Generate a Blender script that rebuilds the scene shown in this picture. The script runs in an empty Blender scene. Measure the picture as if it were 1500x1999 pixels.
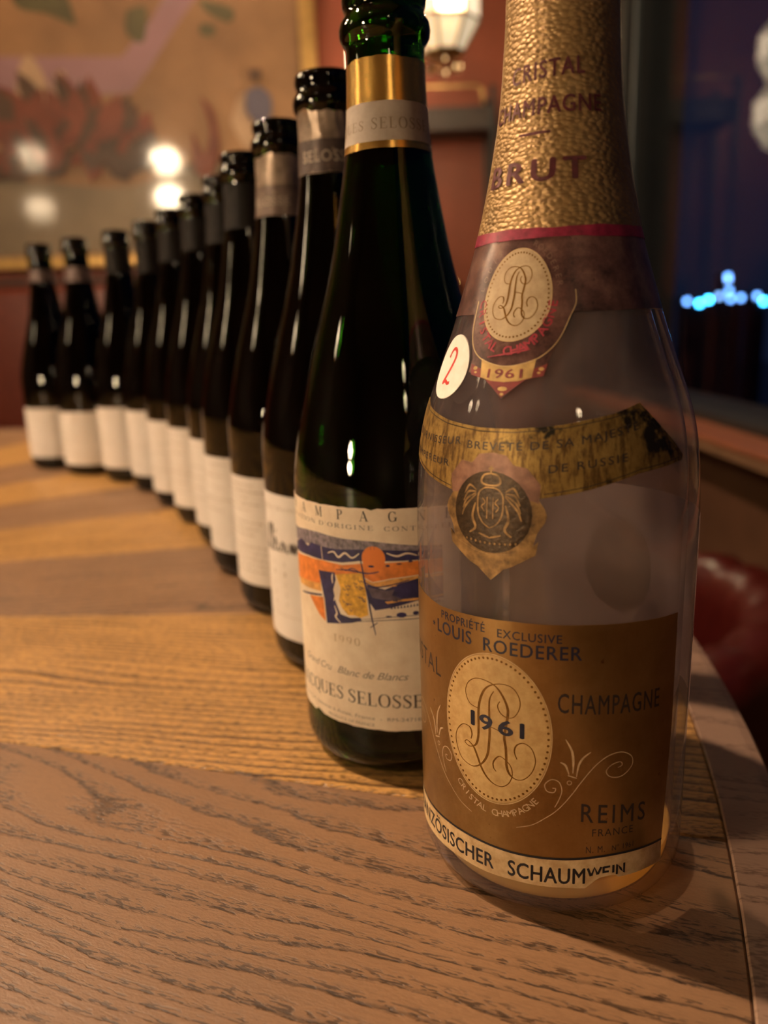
import bpy, bmesh, math, random
from mathutils import Vector, Matrix
C = bpy.context.scene
COL = C.collection
rnd = random.Random(7)
PI = math.pi
def R(a): return math.radians(a)

# ------------------------------------------------------------------ camera, world, exposure
cd = bpy.data.cameras.new('camera'); cam = bpy.data.objects.new('camera', cd); COL.objects.link(cam)
cr = Vector((0.99937004, -0.00834437, -0.03449488)); cu = Vector((0.03548979, 0.23497215, 0.97135398)); cf = Vector((0, 0.97196628, -0.23512027))
mm = Matrix.Identity(4)
for i in range(3): mm[i][0] = cr[i]; mm[i][1] = cu[i]; mm[i][2] = -cf[i]
mm[2][3] = 0.18107621
cam.matrix_world = mm
cd.sensor_fit = 'HORIZONTAL'; cd.sensor_width = 36; cd.lens = 1521.12 * 36 / 1500
cd.clip_start = 0.01; cd.clip_end = 300
cd.dof.use_dof = True; cd.dof.focus_distance = 0.245; cd.dof.aperture_fstop = 9.5
C.camera = cam
w = bpy.data.worlds.new('night_sky'); C.world = w; w.use_nodes = True
wb = w.node_tree.nodes['Background']; wb.inputs[0].default_value = (0.0055, 0.0085, 0.022, 1); wb.inputs[1].default_value = 1.0
C.view_settings.view_transform = 'Standard'; C.view_settings.look = 'None'; C.view_settings.gamma = 1
C.view_settings.use_curve_mapping = False
C.view_settings.exposure = 0.0
cy = C.cycles
cy.use_denoising = True; cy.max_bounces = 14; cy.transmission_bounces = 12; cy.glossy_bounces = 5; cy.diffuse_bounces = 3
cy.transparent_max_bounces = 12; cy.caustics_reflective = False; cy.caustics_refractive = True
cy.sample_clamp_indirect = 3.0; cy.blur_glossy = 0.5

WARM = (1.0, 0.68, 0.45)
KEY_POS = (-1.10, 0.864, 1.95); KEY_W = 190
FILL_POS = (-1.05, -0.75, 1.95); FILL_W = 3
LANTERN_W = 3.2

# ------------------------------------------------------------------ helpers
MATS = {}
def nt(name):
    m = bpy.data.materials.new(name); m.use_nodes = True
    t = m.node_tree; b = t.nodes['Principled BSDF']
    MATS[name] = m
    return m, t, b
def setp(b, color=None, rough=None, metal=None, **k):
    if color is not None: b.inputs['Base Color'].default_value = (*color, 1)
    if rough is not None: b.inputs['Roughness'].default_value = rough
    if metal is not None: b.inputs['Metallic'].default_value = metal
    for a, v in k.items(): b.inputs[a].default_value = v
def node(t, kind, **k):
    n = t.nodes.new(kind)
    for a, v in k.items():
        if a.startswith('i_'): n.inputs[int(a[2:])].default_value = v
        else: setattr(n, a, v)
    return n
def ramp(t, src, stops):
    r = t.nodes.new('ShaderNodeValToRGB'); e = r.color_ramp.elements
    while len(e) > 1: e.remove(e[-1])
    for i, (p, c) in enumerate(stops):
        x = e[0] if i == 0 else e.new(p)
        x.position = p; x.color = (*c, 1) if len(c) == 3 else c
    t.links.new(src, r.inputs[0]); return r.outputs[0]
def math_(t, op, a, b=None, c=None, clamp=False):
    n = t.nodes.new('ShaderNodeMath'); n.operation = op; n.use_clamp = clamp
    for i, v in enumerate((a, b, c)):
        if v is None: continue
        if isinstance(v, (int, float)): n.inputs[i].default_value = v
        else: t.links.new(v, n.inputs[i])
    return n.outputs[0]
def mix(t, fac, a, b, mode='MIX'):
    n = t.nodes.new('ShaderNodeMix'); n.data_type = 'RGBA'; n.blend_type = mode
    for s, v in ((0, fac), (6, a), (7, b)):
        if isinstance(v, (int, float)): n.inputs[s].default_value = v
        elif isinstance(v, tuple): n.inputs[s].default_value = (*v, 1)
        else: t.links.new(v, n.inputs[s])
    return n.outputs[2]
def noise(t, vec, scale, detail=3, rough=0.55, vscale=None, w=None):
    if vscale is not None:
        mp = t.nodes.new('ShaderNodeMapping'); mp.inputs['Scale'].default_value = vscale; t.links.new(vec, mp.inputs[0]); vec = mp.outputs[0]
    n = t.nodes.new('ShaderNodeTexNoise'); n.inputs['Scale'].default_value = scale; n.inputs['Detail'].default_value = detail
    n.inputs['Roughness'].default_value = rough; t.links.new(vec, n.inputs['Vector']); return n.outputs['Fac']
def bump(t, b, h, strength, dist):
    n = t.nodes.new('ShaderNodeBump'); n.inputs['Strength'].default_value = strength; n.inputs['Distance'].default_value = dist
    t.links.new(h, n.inputs['Height']); t.links.new(n.outputs[0], b.inputs['Normal'])
def objco(t): return t.nodes.new('ShaderNodeTexCoord').outputs['Object']

def plain(name, color, rough=0.5, metal=0.0, var=0.12, scale=60, bmp=0.0, bdist=0.0003, **k):
    m, t, b = nt(name); setp(b, color, rough, metal, **k)
    co = objco(t); n = noise(t, co, scale, 4)
    lo = tuple(max(0, c * (1 - var)) for c in color); hi = tuple(min(1, c * (1 + var)) for c in color)
    t.links.new(ramp(t, n, [(0.3, lo), (0.7, hi)]), b.inputs['Base Color'])
    if bmp: bump(t, b, n, bmp, bdist)
    return m
def glow(name, color, strength):
    m, t, b = nt(name); setp(b, color, 0.4)
    b.inputs['Emission Color'].default_value = (*color, 1); b.inputs['Emission Strength'].default_value = strength
    return m
def glass(name, color, ior=1.5, rough=0.0):
    m = bpy.data.materials.new(name); m.use_nodes = True; t = m.node_tree; MATS[name] = m
    t.nodes.remove(t.nodes['Principled BSDF'])
    g = t.nodes.new('ShaderNodeBsdfGlass'); g.inputs['Color'].default_value = (*color, 1); g.inputs['Roughness'].default_value = rough; g.inputs['IOR'].default_value = ior
    t.links.new(g.outputs[0], t.nodes['Material Output'].inputs[0]); return m

def mesh_from(name, verts, faces, mat=None, smooth=False, mats=None, fmat=None):
    me = bpy.data.meshes.new(name); me.from_pydata([tuple(v) for v in verts], [], faces); me.update()
    for m in (mats or ([mat] if mat else [])): me.materials.append(m)
    if fmat:
        for p, i in zip(me.polygons, fmat): p.material_index = i
    if smooth: me.polygons.foreach_set('use_smooth', [True] * len(me.polygons))
    return me
def link(name, me, parent=None, loc=(0, 0, 0), rz=0.0, **props):
    o = bpy.data.objects.new(name, me); COL.objects.link(o); o.location = loc; o.rotation_euler = (0, 0, rz)
    if parent is not None: o.parent = parent
    for k, v in props.items(): o[k] = v
    return o
def thing(name, label, cat, loc=(0, 0, 0), rz=0.0, group=None):
    o = bpy.data.objects.new(name, None); COL.objects.link(o); o.location = loc; o.rotation_euler = (0, 0, rz)
    o.empty_display_size = 0.02; o['label'] = label; o['category'] = cat
    if group: o['group'] = group
    return o
class B:
    """collects vertices and faces of one mesh"""
    def __init__(s): s.v = []; s.f = []; s.m = []
    def add(s, verts, faces, mi=0):
        k = len(s.v); s.v += [tuple(v) for v in verts]; s.f += [tuple(i + k for i in f) for f in faces]; s.m += [mi] * len(faces)
    def box(s, x0, x1, y0, y1, z0, z1, mi=0, ch=0.0):
        if ch <= 0:
            v = [(x, y, z) for z in (z0, z1) for y in (y0, y1) for x in (x0, x1)]
            s.add(v, [(0, 2, 3, 1), (4, 5, 7, 6), (0, 1, 5, 4), (2, 6, 7, 3), (0, 4, 6, 2), (1, 3, 7, 5)], mi); return
        bm = bmesh.new(); bmesh.ops.create_cube(bm, size=1)
        for q in bm.verts: q.co = Vector(((x0 + x1) / 2 + q.co.x * (x1 - x0), (y0 + y1) / 2 + q.co.y * (y1 - y0), (z0 + z1) / 2 + q.co.z * (z1 - z0)))
        bmesh.ops.bevel(bm, geom=bm.edges[:], offset=ch, segments=2, affect='EDGES', profile=0.6)
        bm.verts.index_update(); s.add([q.co for q in bm.verts], [[q.index for q in f.verts] for f in bm.faces], mi); bm.free()
    def tube(s, pts, rad, n=8, mi=0, cap=True):
        pts = [Vector(p) for p in pts]; rr = rad if isinstance(rad, (list, tuple)) else [rad] * len(pts)
        rings = []; prev = None
        for i, p in enumerate(pts):
            d = (pts[min(i + 1, len(pts) - 1)] - pts[max(i - 1, 0)]).normalized()
            a = (prev - d * prev.dot(d)) if prev is not None else (Vector((0, 0, 1)) if abs(d.z) < 0.9 else Vector((1, 0, 0))) 
            a = (a - d * a.dot(d)).normalized(); prev = a; b = d.cross(a)
            rings.append([p + (a * math.cos(2 * PI * j / n) + b * math.sin(2 * PI * j / n)) * rr[i] for j in range(n)])
        k = [q for r_ in rings for q in r_]
        f = [(i * n + j, i * n + (j + 1) % n, (i + 1) * n + (j + 1) % n, (i + 1) * n + j) for i in range(len(pts) - 1) for j in range(n)]
        if cap: f += [tuple(range(n - 1, -1, -1)), tuple(range((len(pts) - 1) * n, len(pts) * n))]
        s.add(k, f, mi)
    def lathe(s, prof, n=48, mi=0, c=(0, 0, 0)):
        """prof: list of (r, z); r==0 closes to a pole"""
        idx = []; v = []
        for r_, z in prof:
            if r_ <= 1e-7: idx.append([len(v)]); v.append((c[0], c[1], c[2] + z))
            else:
                idx.append(list(range(len(v), len(v) + n)))
                v += [(c[0] + r_ * math.cos(2 * PI * j / n), c[1] + r_ * math.sin(2 * PI * j / n), c[2] + z) for j in range(n)]
        f = []
        for a, b in zip(idx[:-1], idx[1:]):
            for j in range(n):
                j2 = (j + 1) % n
                if len(a) == 1 and len(b) == 1: continue
                if len(a) == 1: f.append((a[0], b[j2], b[j]))
                elif len(b) == 1: f.append((a[j], a[j2], b[0]))
                else: f.append((a[j], a[j2], b[j2], b[j]))
        s.add(v, f, mi)
    def obj(s, name, mats, parent=None, smooth=False, loc=(0, 0, 0), rz=0.0, angle=None, **props):
        mats = mats if isinstance(mats, (list, tuple)) else [mats]
        me = mesh_from(name, s.v, s.f, mats=mats, fmat=s.m, smooth=smooth)
        if angle: 
            bm = bmesh.new(); bm.from_mesh(me)
            for e in bm.edges:
                if len(e.link_faces) == 2 and e.calc_face_angle(0) > R(angle): e.smooth = False
            for f in bm.faces: f.smooth = True
            bm.to_mesh(me); bm.free()
        return link(name, me, parent, loc, rz, **props)

# ------------------------------------------------------------------ materials
def wood(name, base, dark, line, ring=110.0, amp=1.6, contrast=0.8, pore=0.7, rough=0.38, bstr=0.35, bw=0.12):
    m, t, b = nt(name)
    co = objco(t); oi = t.nodes.new('ShaderNodeObjectInfo')
    off = t.nodes.new('ShaderNodeVectorMath'); off.operation = 'MULTIPLY_ADD'
    cmb = t.nodes.new('ShaderNodeCombineXYZ')
    for i in range(3): t.links.new(oi.outputs['Random'], cmb.inputs[i])
    t.links.new(cmb.outputs[0], off.inputs[0]); off.inputs[1].default_value = (7.3, 3.1, 5.7); t.links.new(co, off.inputs[2])
    p = off.outputs[0]
    sep = t.nodes.new('ShaderNodeSeparateXYZ'); t.links.new(p, sep.inputs[0])
    n1 = noise(t, p, 1.0, 2, 0.5, (2.8, 14, 1)); n2 = noise(t, p, 1.0, 3, 0.6, (40, 120, 1)); n3 = noise(t, p, 1.0, 2, 0.6, (420, 700, 1))
    r1 = math_(t, 'MULTIPLY', sep.outputs[1], ring)
    r2 = math_(t, 'MULTIPLY_ADD', n1, amp * 6.0, r1)
    r3 = math_(t, 'MULTIPLY_ADD', n3, 0.16, math_(t, 'MULTIPLY_ADD', n2, 0.55, r2))
    fr = math_(t, 'FRACT', r3)
    band = ramp(t, fr, [(0.0, (1, 1, 1)), (bw * .5, (0.85,) * 3), (bw, (0.2,) * 3), (bw * 2.6, (0.06,) * 3), (0.95, (0, 0, 0)), (1.0, (1, 1, 1))])
    dash = noise(t, p, 1.0, 2, 0.55, (230, 1250, 1)); dashm = ramp(t, dash, [(0.50, (0, 0, 0)), (0.57, (1, 1, 1))])
    fine = noise(t, p, 1.0, 3, 0.6, (110, 1500, 1)); finem = ramp(t, fine, [(0.35, (0, 0, 0)), (0.65, (1, 1, 1))])
    fib = noise(t, p, 1.0, 4, 0.7, (700, 1400, 1)); fibm = ramp(t, fib, [(0.3, (0, 0, 0)), (0.7, (1, 1, 1))])
    blot = noise(t, p, 1.0, 3, 0.6, (5, 12, 1))
    col = mix(t, ramp(t, blot, [(0.3, (0, 0, 0)), (0.7, (1, 1, 1))]), base, tuple(c * 0.74 for c in base))
    col = mix(t, math_(t, 'MULTIPLY', finem, 0.16), col, dark)
    col = mix(t, math_(t, 'MULTIPLY', fibm, 0.30), col, dark)
    long_ = noise(t, p, 1.0, 2, 0.5, (16, 60, 1)); lm = ramp(t, long_, [(0.35, (0.3,) * 3), (0.6, (1, 1, 1))])
    bm_ = math_(t, 'MULTIPLY', band, lm)
    col = mix(t, math_(t, 'MULTIPLY', bm_, contrast), col, line)
    pm = math_(t, 'MULTIPLY', dashm, ramp(t, fr, [(0.0, (1, 1, 1)), (bw * 2.2, (0.8,) * 3), (bw * 4, (0.12,) * 3), (0.9, (0.1,) * 3), (1.0, (1, 1, 1))]))
    pm = math_(t, 'MULTIPLY', pm, pore)
    col = mix(t, pm, col, tuple(c * 0.5 for c in line))
    t.links.new(col, b.inputs['Base Color'])
    hgt = math_(t, 'SUBTRACT', math_(t, 'MULTIPLY', fibm, 0.22), math_(t, 'ADD', pm, math_(t, 'MULTIPLY', bm_, 0.35)))
    bump(t, b, hgt, bstr, 0.0005)
    t.links.new(ramp(t, blot, [(0.3, (rough - .07,) * 3), (0.7, (rough + .1,) * 3)]), b.inputs['Roughness'])
    return m
wood_grey = wood('smoked_oak', (0.345, 0.195, 0.100), (0.205, 0.108, 0.052), (0.050, 0.027, 0.014), 125, 2.0, 0.75, 0.85, 0.42, .4, .13)
wood_honey = wood('honey_oak', (0.74, 0.42, 0.135), (0.50, 0.25, 0.07), (0.085, 0.036, 0.010), 150, 1.5, 1.0, 0.8, 0.32, .35, .32)
wood_rim = wood('walnut_rim', (0.36, 0.235, 0.165), (0.26, 0.165, 0.115), (0.12, 0.075, 0.05), 60, 2.5, 0.5, 0.5, 0.16, 0.1)
wood_dark = plain('dark_wood', (0.022, 0.010, 0.0065), 0.55, 0, 0.3, 30)

def paper(name, c1, c2, scale=120, rough=0.62, grain=0.15):
    m, t, b = nt(name); setp(b, c1, rough); co = objco(t)
    n = noise(t, co, scale, 5, 0.65); f = noise(t, co, 2500, 2)
    t.links.new(ramp(t, n, [(0.35, c2), (0.62, c1)]), b.inputs['Base Color']); bump(t, b, f, grain, 0.00005)
    return m
paper_cream = paper('cream_paper', (0.74, 0.62, 0.46), (0.66, 0.53, 0.38))
paper_white = paper('white_paper', (0.73, 0.68, 0.62), (0.67, 0.62, 0.56), 40)
paper_strip = paper('ivory_strip_paper', (0.66, 0.47, 0.25), (0.46, 0.29, 0.13), 180)
paper_back = paper('lilac_back_paper', (0.60, 0.45, 0.42), (0.52, 0.38, 0.36), 30)
def glow_through(m, c, f):
    t = m.node_tree; b = t.nodes['Principled BSDF']; q = t.nodes.new('ShaderNodeBsdfTranslucent'); q.inputs[0].default_value = (*c, 1); x = t.nodes.new('ShaderNodeMixShader'); x.inputs[0].default_value = f
    t.links.new(b.outputs[0], x.inputs[1]); t.links.new(q.outputs[0], x.inputs[2]); t.links.new(x.outputs[0], t.nodes['Material Output'].inputs[0])
glow_through(paper_back, (.98, .74, .66), .6)
paper_oval = paper('straw_paper', (0.42, 0.36, 0.22), (0.38, 0.32, 0.19), 40)
glow_through(paper_oval, (.60, .56, .34), .5)
ink_black = plain('black_ink', (0.010, 0.009, 0.012), 0.5, 0, 0.2, 900)
ink_grey = plain('grey_ink', (0.19, 0.15, 0.12), 0.6, 0, 0.25, 900)
ink_pale = plain('pale_grey_ink', (0.40, 0.33, 0.26), 0.6, 0, 0.2, 900)
ink_tan = plain('tan_gold_ink', (0.47, 0.34, 0.20), 0.5, 0, 0.2, 900)
ink_red = plain('red_ink', (0.55, 0.03, 0.02), 0.5, 0, 0.15, 900)
def gold_label():
    m, t, b = nt('bronze_gold_paper'); setp(b, (0.3, 0.18, 0.06), 0.36, 0.9); co = objco(t)
    n = noise(t, co, 55, 6, 0.7); st = noise(t, co, 1.0, 4, 0.6, (900, 900, 60))
    c = ramp(t, n, [(0.3, (0.30, 0.17, 0.058)), (0.55, (0.38, 0.23, 0.085)), (0.75, (0.46, 0.29, 0.115))])
    spots = ramp(t, noise(t, co, 260, 3, 0.6), [(0.70, (0, 0, 0)), (0.76, (1, 1, 1))])
    c = mix(t, math_(t, 'MULTIPLY', spots, 0.7), c, (0.14, 0.05, 0.02)); c = mix(t, math_(t, 'MULTIPLY', st, 0.25), c, (0.22, 0.11, 0.03))
    t.links.new(c, b.inputs['Base Color']); bump(t, b, st, 0.12, 0.00006); return m
gold_paper = gold_label()
oval_gold = paper('pale_gold_paper', (0.60, 0.39, 0.16), (0.50, 0.30, 0.11), 260, 0.5)
collar_oval = paper('beige_medallion_paper', (0.50, 0.38, 0.22), (0.42, 0.30, 0.17), 260, 0.5)
ink_bronze = plain('bronze_line_ink', (0.21, 0.10, 0.015), 0.4, 0.5, 0.2, 600)
ink_gold = plain('pale_gold_line', (0.62, 0.44, 0.22), 0.35, 0.4, 0.15, 600)
ink_faint = plain('faint_gold_line', (0.60, 0.42, 0.23), 0.45, 0.1, 0.15, 600)
ink_navy = plain('navy_black_ink', (0.012, 0.012, 0.030), 0.5, 0, 0.2, 600)
ink_dim = plain('rubbed_brown_ink', (0.030, 0.018, 0.014), 0.5, 0, 0.3, 600)
ink_foilred = plain('dark_red_emboss', (0.095, 0.016, 0.02), 0.45, 0.2, 0.3, 500)
crimson = plain('crimson_band', (0.26, 0.015, 0.045), 0.45, 0.1, 0.35, 400)
crimson_text = plain('crimson_ink', (0.36, 0.03, 0.05), 0.5, 0, 0.3, 500)
def foil_gold():
    m, t, b = nt('grained_gold_foil'); setp(b, (0.4, 0.25, 0.09), 0.46, 0.55); co = objco(t)
    v = t.nodes.new('ShaderNodeTexVoronoi'); v.feature = 'F1'; v.inputs['Scale'].default_value = 760
    wv = t.nodes.new('ShaderNodeVectorMath'); wv.operation = 'MULTIPLY'; wv.inputs[1].default_value = (0.7, 0.7, 1.25)
    t.links.new(co, wv.inputs[0]); t.links.new(wv.outputs[0], v.inputs['Vector'])
    n = noise(t, co, 45, 5, 0.7)
    c = ramp(t, n, [(0.3, (0.24, 0.145, 0.055)), (0.55, (0.36, 0.225, 0.09)), (0.75, (0.44, 0.29, 0.125))])
    g = ramp(t, noise(t, co, 28, 4, 0.65), [(0.60, (0, 0, 0)), (0.72, (1, 1, 1))])
    c = mix(t, math_(t, 'MULTIPLY', g, 0.55), c, (0.13, 0.09, 0.04))
    t.links.new(c, b.inputs['Base Color'])
    h = math_(t, 'MULTIPLY_ADD', noise(t, co, 90, 3), 0.05, math_(t, 'SUBTRACT', 1.0, v.outputs['Distance']))
    bump(t, b, h, 0.8, 0.0006); return m
foil_grain = foil_gold()
def ribbon():
    m, t, b = nt('worn_plum_ribbon'); setp(b, (0.10, 0.05, 0.045), 0.28, 0.15); co = objco(t)
    n = noise(t, co, 110, 6, 0.72)
    c = ramp(t, n, [(0.32, (0.035, 0.018, 0.016)), (0.5, (0.13, 0.062, 0.052)), (0.68, (0.23, 0.125, 0.095))])
    sp = ramp(t, noise(t, co, 420, 3, 0.7), [(0.66, (0, 0, 0)), (0.72, (1, 1, 1))]); c = mix(t, math_(t, 'MULTIPLY', sp, 0.8), c, (0.012, 0.008, 0.008))
    t.links.new(c, b.inputs['Base Color']); bump(t, b, n, 0.25, 0.0003); return m
ribbon_mat = ribbon()
def sash_gold():
    m, t, b = nt('tarnished_gold_sash'); setp(b, (0.4, 0.25, 0.07), 0.5, 0.55); co = objco(t)
    n = noise(t, co, 130, 6, 0.75); st = noise(t, co, 1.0, 4, 0.65, (700, 700, 120))
    c = ramp(t, n, [(0.30, (0.10, 0.055, 0.012)), (0.48, (0.30, 0.18, 0.045)), (0.7, (0.42, 0.27, 0.075))])
    c = mix(t, ramp(t, st, [(0.47, (0, 0, 0)), (0.62, (0.85,) * 3)]), c, (0.10, 0.05, 0.012))
    bl = ramp(t, noise(t, co, 75, 4, 0.7), [(0.58, (0, 0, 0)), (0.64, (1, 1, 1))]); c = mix(t, bl, c, (0.02, 0.015, 0.008))
    t.links.new(c, b.inputs['Base Color']); bump(t, b, st, 0.2, 0.0002); return m
sash_mat = sash_gold()
crest_dark = plain('dark_bronze_crest', (0.045, 0.026, 0.011), 0.4, 0.6, 0.5, 700, 0.6, 0.0004)
crest_gold = plain('crest_gold', (0.25, 0.145, 0.052), 0.48, 0.5, 0.6, 350, 0.4, 0.0003)
crest_rose = plain('faded_rose_seal', (0.25, 0.12, 0.075), 0.5, 0.2, 0.35, 300)
tab_gold = plain('tab_gold', (0.55, 0.36, 0.13), 0.45, 0.3, 0.25, 300)
tab_red = plain('tab_red', (0.22, 0.035, 0.03), 0.5, 0.0, 0.3, 400)
sticker_mat = paper('sticker_paper', (0.82, 0.78, 0.70), (0.76, 0.71, 0.62), 300)
def schlick(t):
    # thin walled glass: reflectance from the viewing angle, alike from both faces
    g = t.nodes.new('ShaderNodeNewGeometry'); d = t.nodes.new('ShaderNodeVectorMath'); d.operation = 'DOT_PRODUCT'
    t.links.new(g.outputs['Normal'], d.inputs[0]); t.links.new(g.outputs['Incoming'], d.inputs[1])
    c = math_(t, 'SUBTRACT', 1.0, math_(t, 'ABSOLUTE', d.outputs['Value']), clamp=True)
    return math_(t, 'MULTIPLY_ADD', math_(t, 'POWER', c, 5.0), .96, .04, clamp=True)
def dusty_glass():
    m = bpy.data.materials.new('dusty_clear_glass'); m.use_nodes = True; t = m.node_tree; MATS['dusty_clear_glass'] = m; t.nodes.remove(t.nodes['Principled BSDF'])
    tr = t.nodes.new('ShaderNodeBsdfTransparent'); tr.inputs[0].default_value = (.87, .86, .855, 1)
    df = t.nodes.new('ShaderNodeBsdfDiffuse'); df.inputs[0].default_value = (.72, .55, .54, 1)
    gl = t.nodes.new('ShaderNodeBsdfGlossy'); gl.inputs['Roughness'].default_value = 0.03
    fr = schlick(t)
    a = t.nodes.new('ShaderNodeMixShader'); b = t.nodes.new('ShaderNodeMixShader'); L = t.links.new
    n = noise(t, objco(t), 34, 4, 0.6); L(ramp(t, n, [(0.3, (.035,) * 3), (0.75, (.095,) * 3)]), a.inputs[0])
    L(tr.outputs[0], a.inputs[1]); L(df.outputs[0], a.inputs[2]); L(fr, b.inputs[0]); L(a.outputs[0], b.inputs[1]); L(gl.outputs[0], b.inputs[2])
    L(b.outputs[0], t.nodes['Material Output'].inputs[0]); return m
glass_clear = dusty_glass()
def bottle_glass(name, color):
    m = bpy.data.materials.new(name); m.use_nodes = True; t = m.node_tree; MATS[name] = m; t.nodes.remove(t.nodes['Principled BSDF'])
    rf = t.nodes.new('ShaderNodeBsdfRefraction'); rf.inputs['Color'].default_value = (*color, 1); rf.inputs['IOR'].default_value = 1.5; rf.inputs['Roughness'].default_value = 0
    gl = t.nodes.new('ShaderNodeBsdfGlossy'); gl.inputs['Roughness'].default_value = 0.02
    fr = t.nodes.new('ShaderNodeFresnel'); fr.inputs[0].default_value = 1.55; mx = t.nodes.new('ShaderNodeMixShader'); L = t.links.new
    L(fr.outputs[0], mx.inputs[0]); L(rf.outputs[0], mx.inputs[1]); L(gl.outputs[0], mx.inputs[2]); L(mx.outputs[0], t.nodes['Material Output'].inputs[0])
    bp = t.nodes.new('ShaderNodeBump'); bp.inputs['Strength'].default_value = .12; bp.inputs['Distance'].default_value = .0006
    L(noise(t, objco(t), 1.0, 2, .5, (60, 60, 14)), bp.inputs['Height'])
    for q in (rf, gl): L(bp.outputs[0], q.inputs['Normal'])
    return m
glass_green = bottle_glass('emerald_glass', (0.14, 0.38, 0.07))
glass_dark = bottle_glass('antique_green_glass', (0.12, 0.16, 0.07))
def wine():
    m = bpy.data.materials.new('straw_wine'); m.use_nodes = True; t = m.node_tree; MATS['straw_wine'] = m; t.nodes.remove(t.nodes['Principled BSDF']); L = t.links.new
    a = t.nodes.new('ShaderNodeBsdfTransparent'); a.inputs[0].default_value = (.90, .72, .30, 1); b = t.nodes.new('ShaderNodeBsdfDiffuse'); b.inputs[0].default_value = (.78, .55, .17, 1)
    c = t.nodes.new('ShaderNodeBsdfTranslucent'); c.inputs[0].default_value = (.78, .55, .17, 1)
    d = t.nodes.new('ShaderNodeAddShader'); L(b.outputs[0], d.inputs[0]); L(c.outputs[0], d.inputs[1])
    e = t.nodes.new('ShaderNodeMixShader'); e.inputs[0].default_value = .55; L(a.outputs[0], e.inputs[1]); L(d.outputs[0], e.inputs[2]); L(e.outputs[0], t.nodes['Material Output'].inputs[0]); return m
wine_mat = wine()
def coated_pane():
    m = bpy.data.materials.new('window_glass'); m.use_nodes = True; t = m.node_tree; MATS['window_glass'] = m; t.nodes.remove(t.nodes['Principled BSDF']); L = t.links.new
    a = t.nodes.new('ShaderNodeBsdfTransparent'); a.inputs[0].default_value = (.93, .95, .97, 1); g = t.nodes.new('ShaderNodeBsdfGlossy'); g.inputs['Roughness'].default_value = .0
    k = math_(t, 'MULTIPLY', schlick(t), .32)
    x = t.nodes.new('ShaderNodeMixShader'); L(k, x.inputs[0]); L(a.outputs[0], x.inputs[1]); L(g.outputs[0], x.inputs[2]); L(x.outputs[0], t.nodes['Material Output'].inputs[0]); return m
pane_mat = coated_pane()
shiny_gold = plain('shiny_gold_foil', (0.72, 0.42, 0.11), 0.24, 0.9, 0.2, 60, 0.15, 0.0004)
band_cream = paper('grey_cream_band', (0.40, 0.33, 0.27), (0.34, 0.28, 0.22), 200, 0.5)
foil_pale = plain('pale_champagne_foil', (0.36, 0.27, 0.20), 0.36, 0.6, 0.3, 150, 0.35, 0.0008)
foil_mid = plain('grey_brown_foil', (0.095, 0.068, 0.058), 0.42, 0.4, 0.2, 200)
foil_soft = plain('taupe_foil', (0.17, 0.12, 0.095), 0.42, 0.4, 0.2, 200, 0.2, 0.0005)
foil_dark = plain('black_brown_foil', (0.010, 0.0075, 0.006), 0.55, 0.05, 0.3, 150)
foil_dark.node_tree.nodes['Principled BSDF'].inputs['Specular IOR Level'].default_value = .2
foil_lilac = plain('lilac_grey_foil', (0.16, 0.115, 0.105), 0.42, 0.4, 0.2, 150)
art_navy = plain('art_navy', (0.022, 0.018, 0.075), 0.6, 0, 0.4, 300)
art_slate = plain('art_slate', (0.20, 0.17, 0.19), 0.6, 0, 0.55, 500)
art_orange = plain('art_orange', (0.66, 0.20, 0.035), 0.6, 0, 0.25, 350)
art_sun = plain('art_sun_orange', (0.74, 0.21, 0.035), 0.6, 0, 0.05, 200)
art_tan = plain('art_tan', (0.60, 0.30, 0.08), 0.6, 0, 0.35, 400)
art_yellow = plain('art_yellow', (0.66, 0.36, 0.04), 0.6, 0, 0.35, 500)
art_mauve = plain('art_mauve', (0.095, 0.07, 0.095), 0.6, 0, 0.4, 400)

# ------------------------------------------------------------------ room shell
XR, YB, XL, YF, ZF, ZC = 0.60, 2.90, -3.2, -2.6, -0.75, 2.0
terra = plain('terracotta_plaster', (0.22, 0.048, 0.019), 0.55, 0, 0.18, 5, 0.1, 0.002)
brownwall = plain('dark_brown_panel', (0.085, 0.040, 0.020), 0.5, 0, 0.2, 12)
floor_mat = plain('dark_floor_boards', (0.07, 0.035, 0.02), 0.4, 0, 0.3, 8)
ceil_mat = plain('brown_ceiling', (0.16, 0.08, 0.045), 0.7, 0, 0.15, 5)
black_metal = plain('black_metal', (0.008, 0.0075, 0.007), 0.55, 0.0, 0.2, 40)
steel = plain('brushed_steel', (0.045, 0.055, 0.06), 0.4, 0.2, 0.1, 40)
gilt = plain('gilt_frame', (0.62, 0.38, 0.13), 0.35, 0.75, 0.25, 30, 0.2, 0.001)
brass = plain('aged_brass', (0.40, 0.26, 0.10), 0.35, 0.9, 0.2, 80)
leather = plain('oxblood_leather', (0.055, 0.006, 0.0045), 0.30, 0, 0.18, 90, 0.12, 0.0004)
banq = plain('russet_leather', (0.155, 0.028, 0.013), 0.42, 0, 0.2, 40, 0.12, 0.0006)
sillm = plain('sill_wood', (0.22, 0.075, 0.035), 0.35, 0, 0.2, 25)
sillm2 = plain('sill_edge', (0.15, 0.085, 0.045), 0.4, 0, 0.15, 25)
def struct(b, name, m): return b.obj(name, m, kind='structure')
b = B(); b.box(XL - .1, XR + .15, YF - .1, YB + .1, ZF - .1, ZF); struct(b, 'floor', floor_mat)
b = B(); b.box(XL - .1, XR + .15, YF - .1, YB + .1, ZC, ZC + .1); struct(b, 'ceiling', ceil_mat)
b = B(); b.box(XL, XR, YB, YB + .1, ZF, ZC); struct(b, 'wall_back', terra)
b = B(); b.box(XL - .1, XL, YF, YB + .1, ZF, ZC); struct(b, 'wall_left', brownwall)
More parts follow.
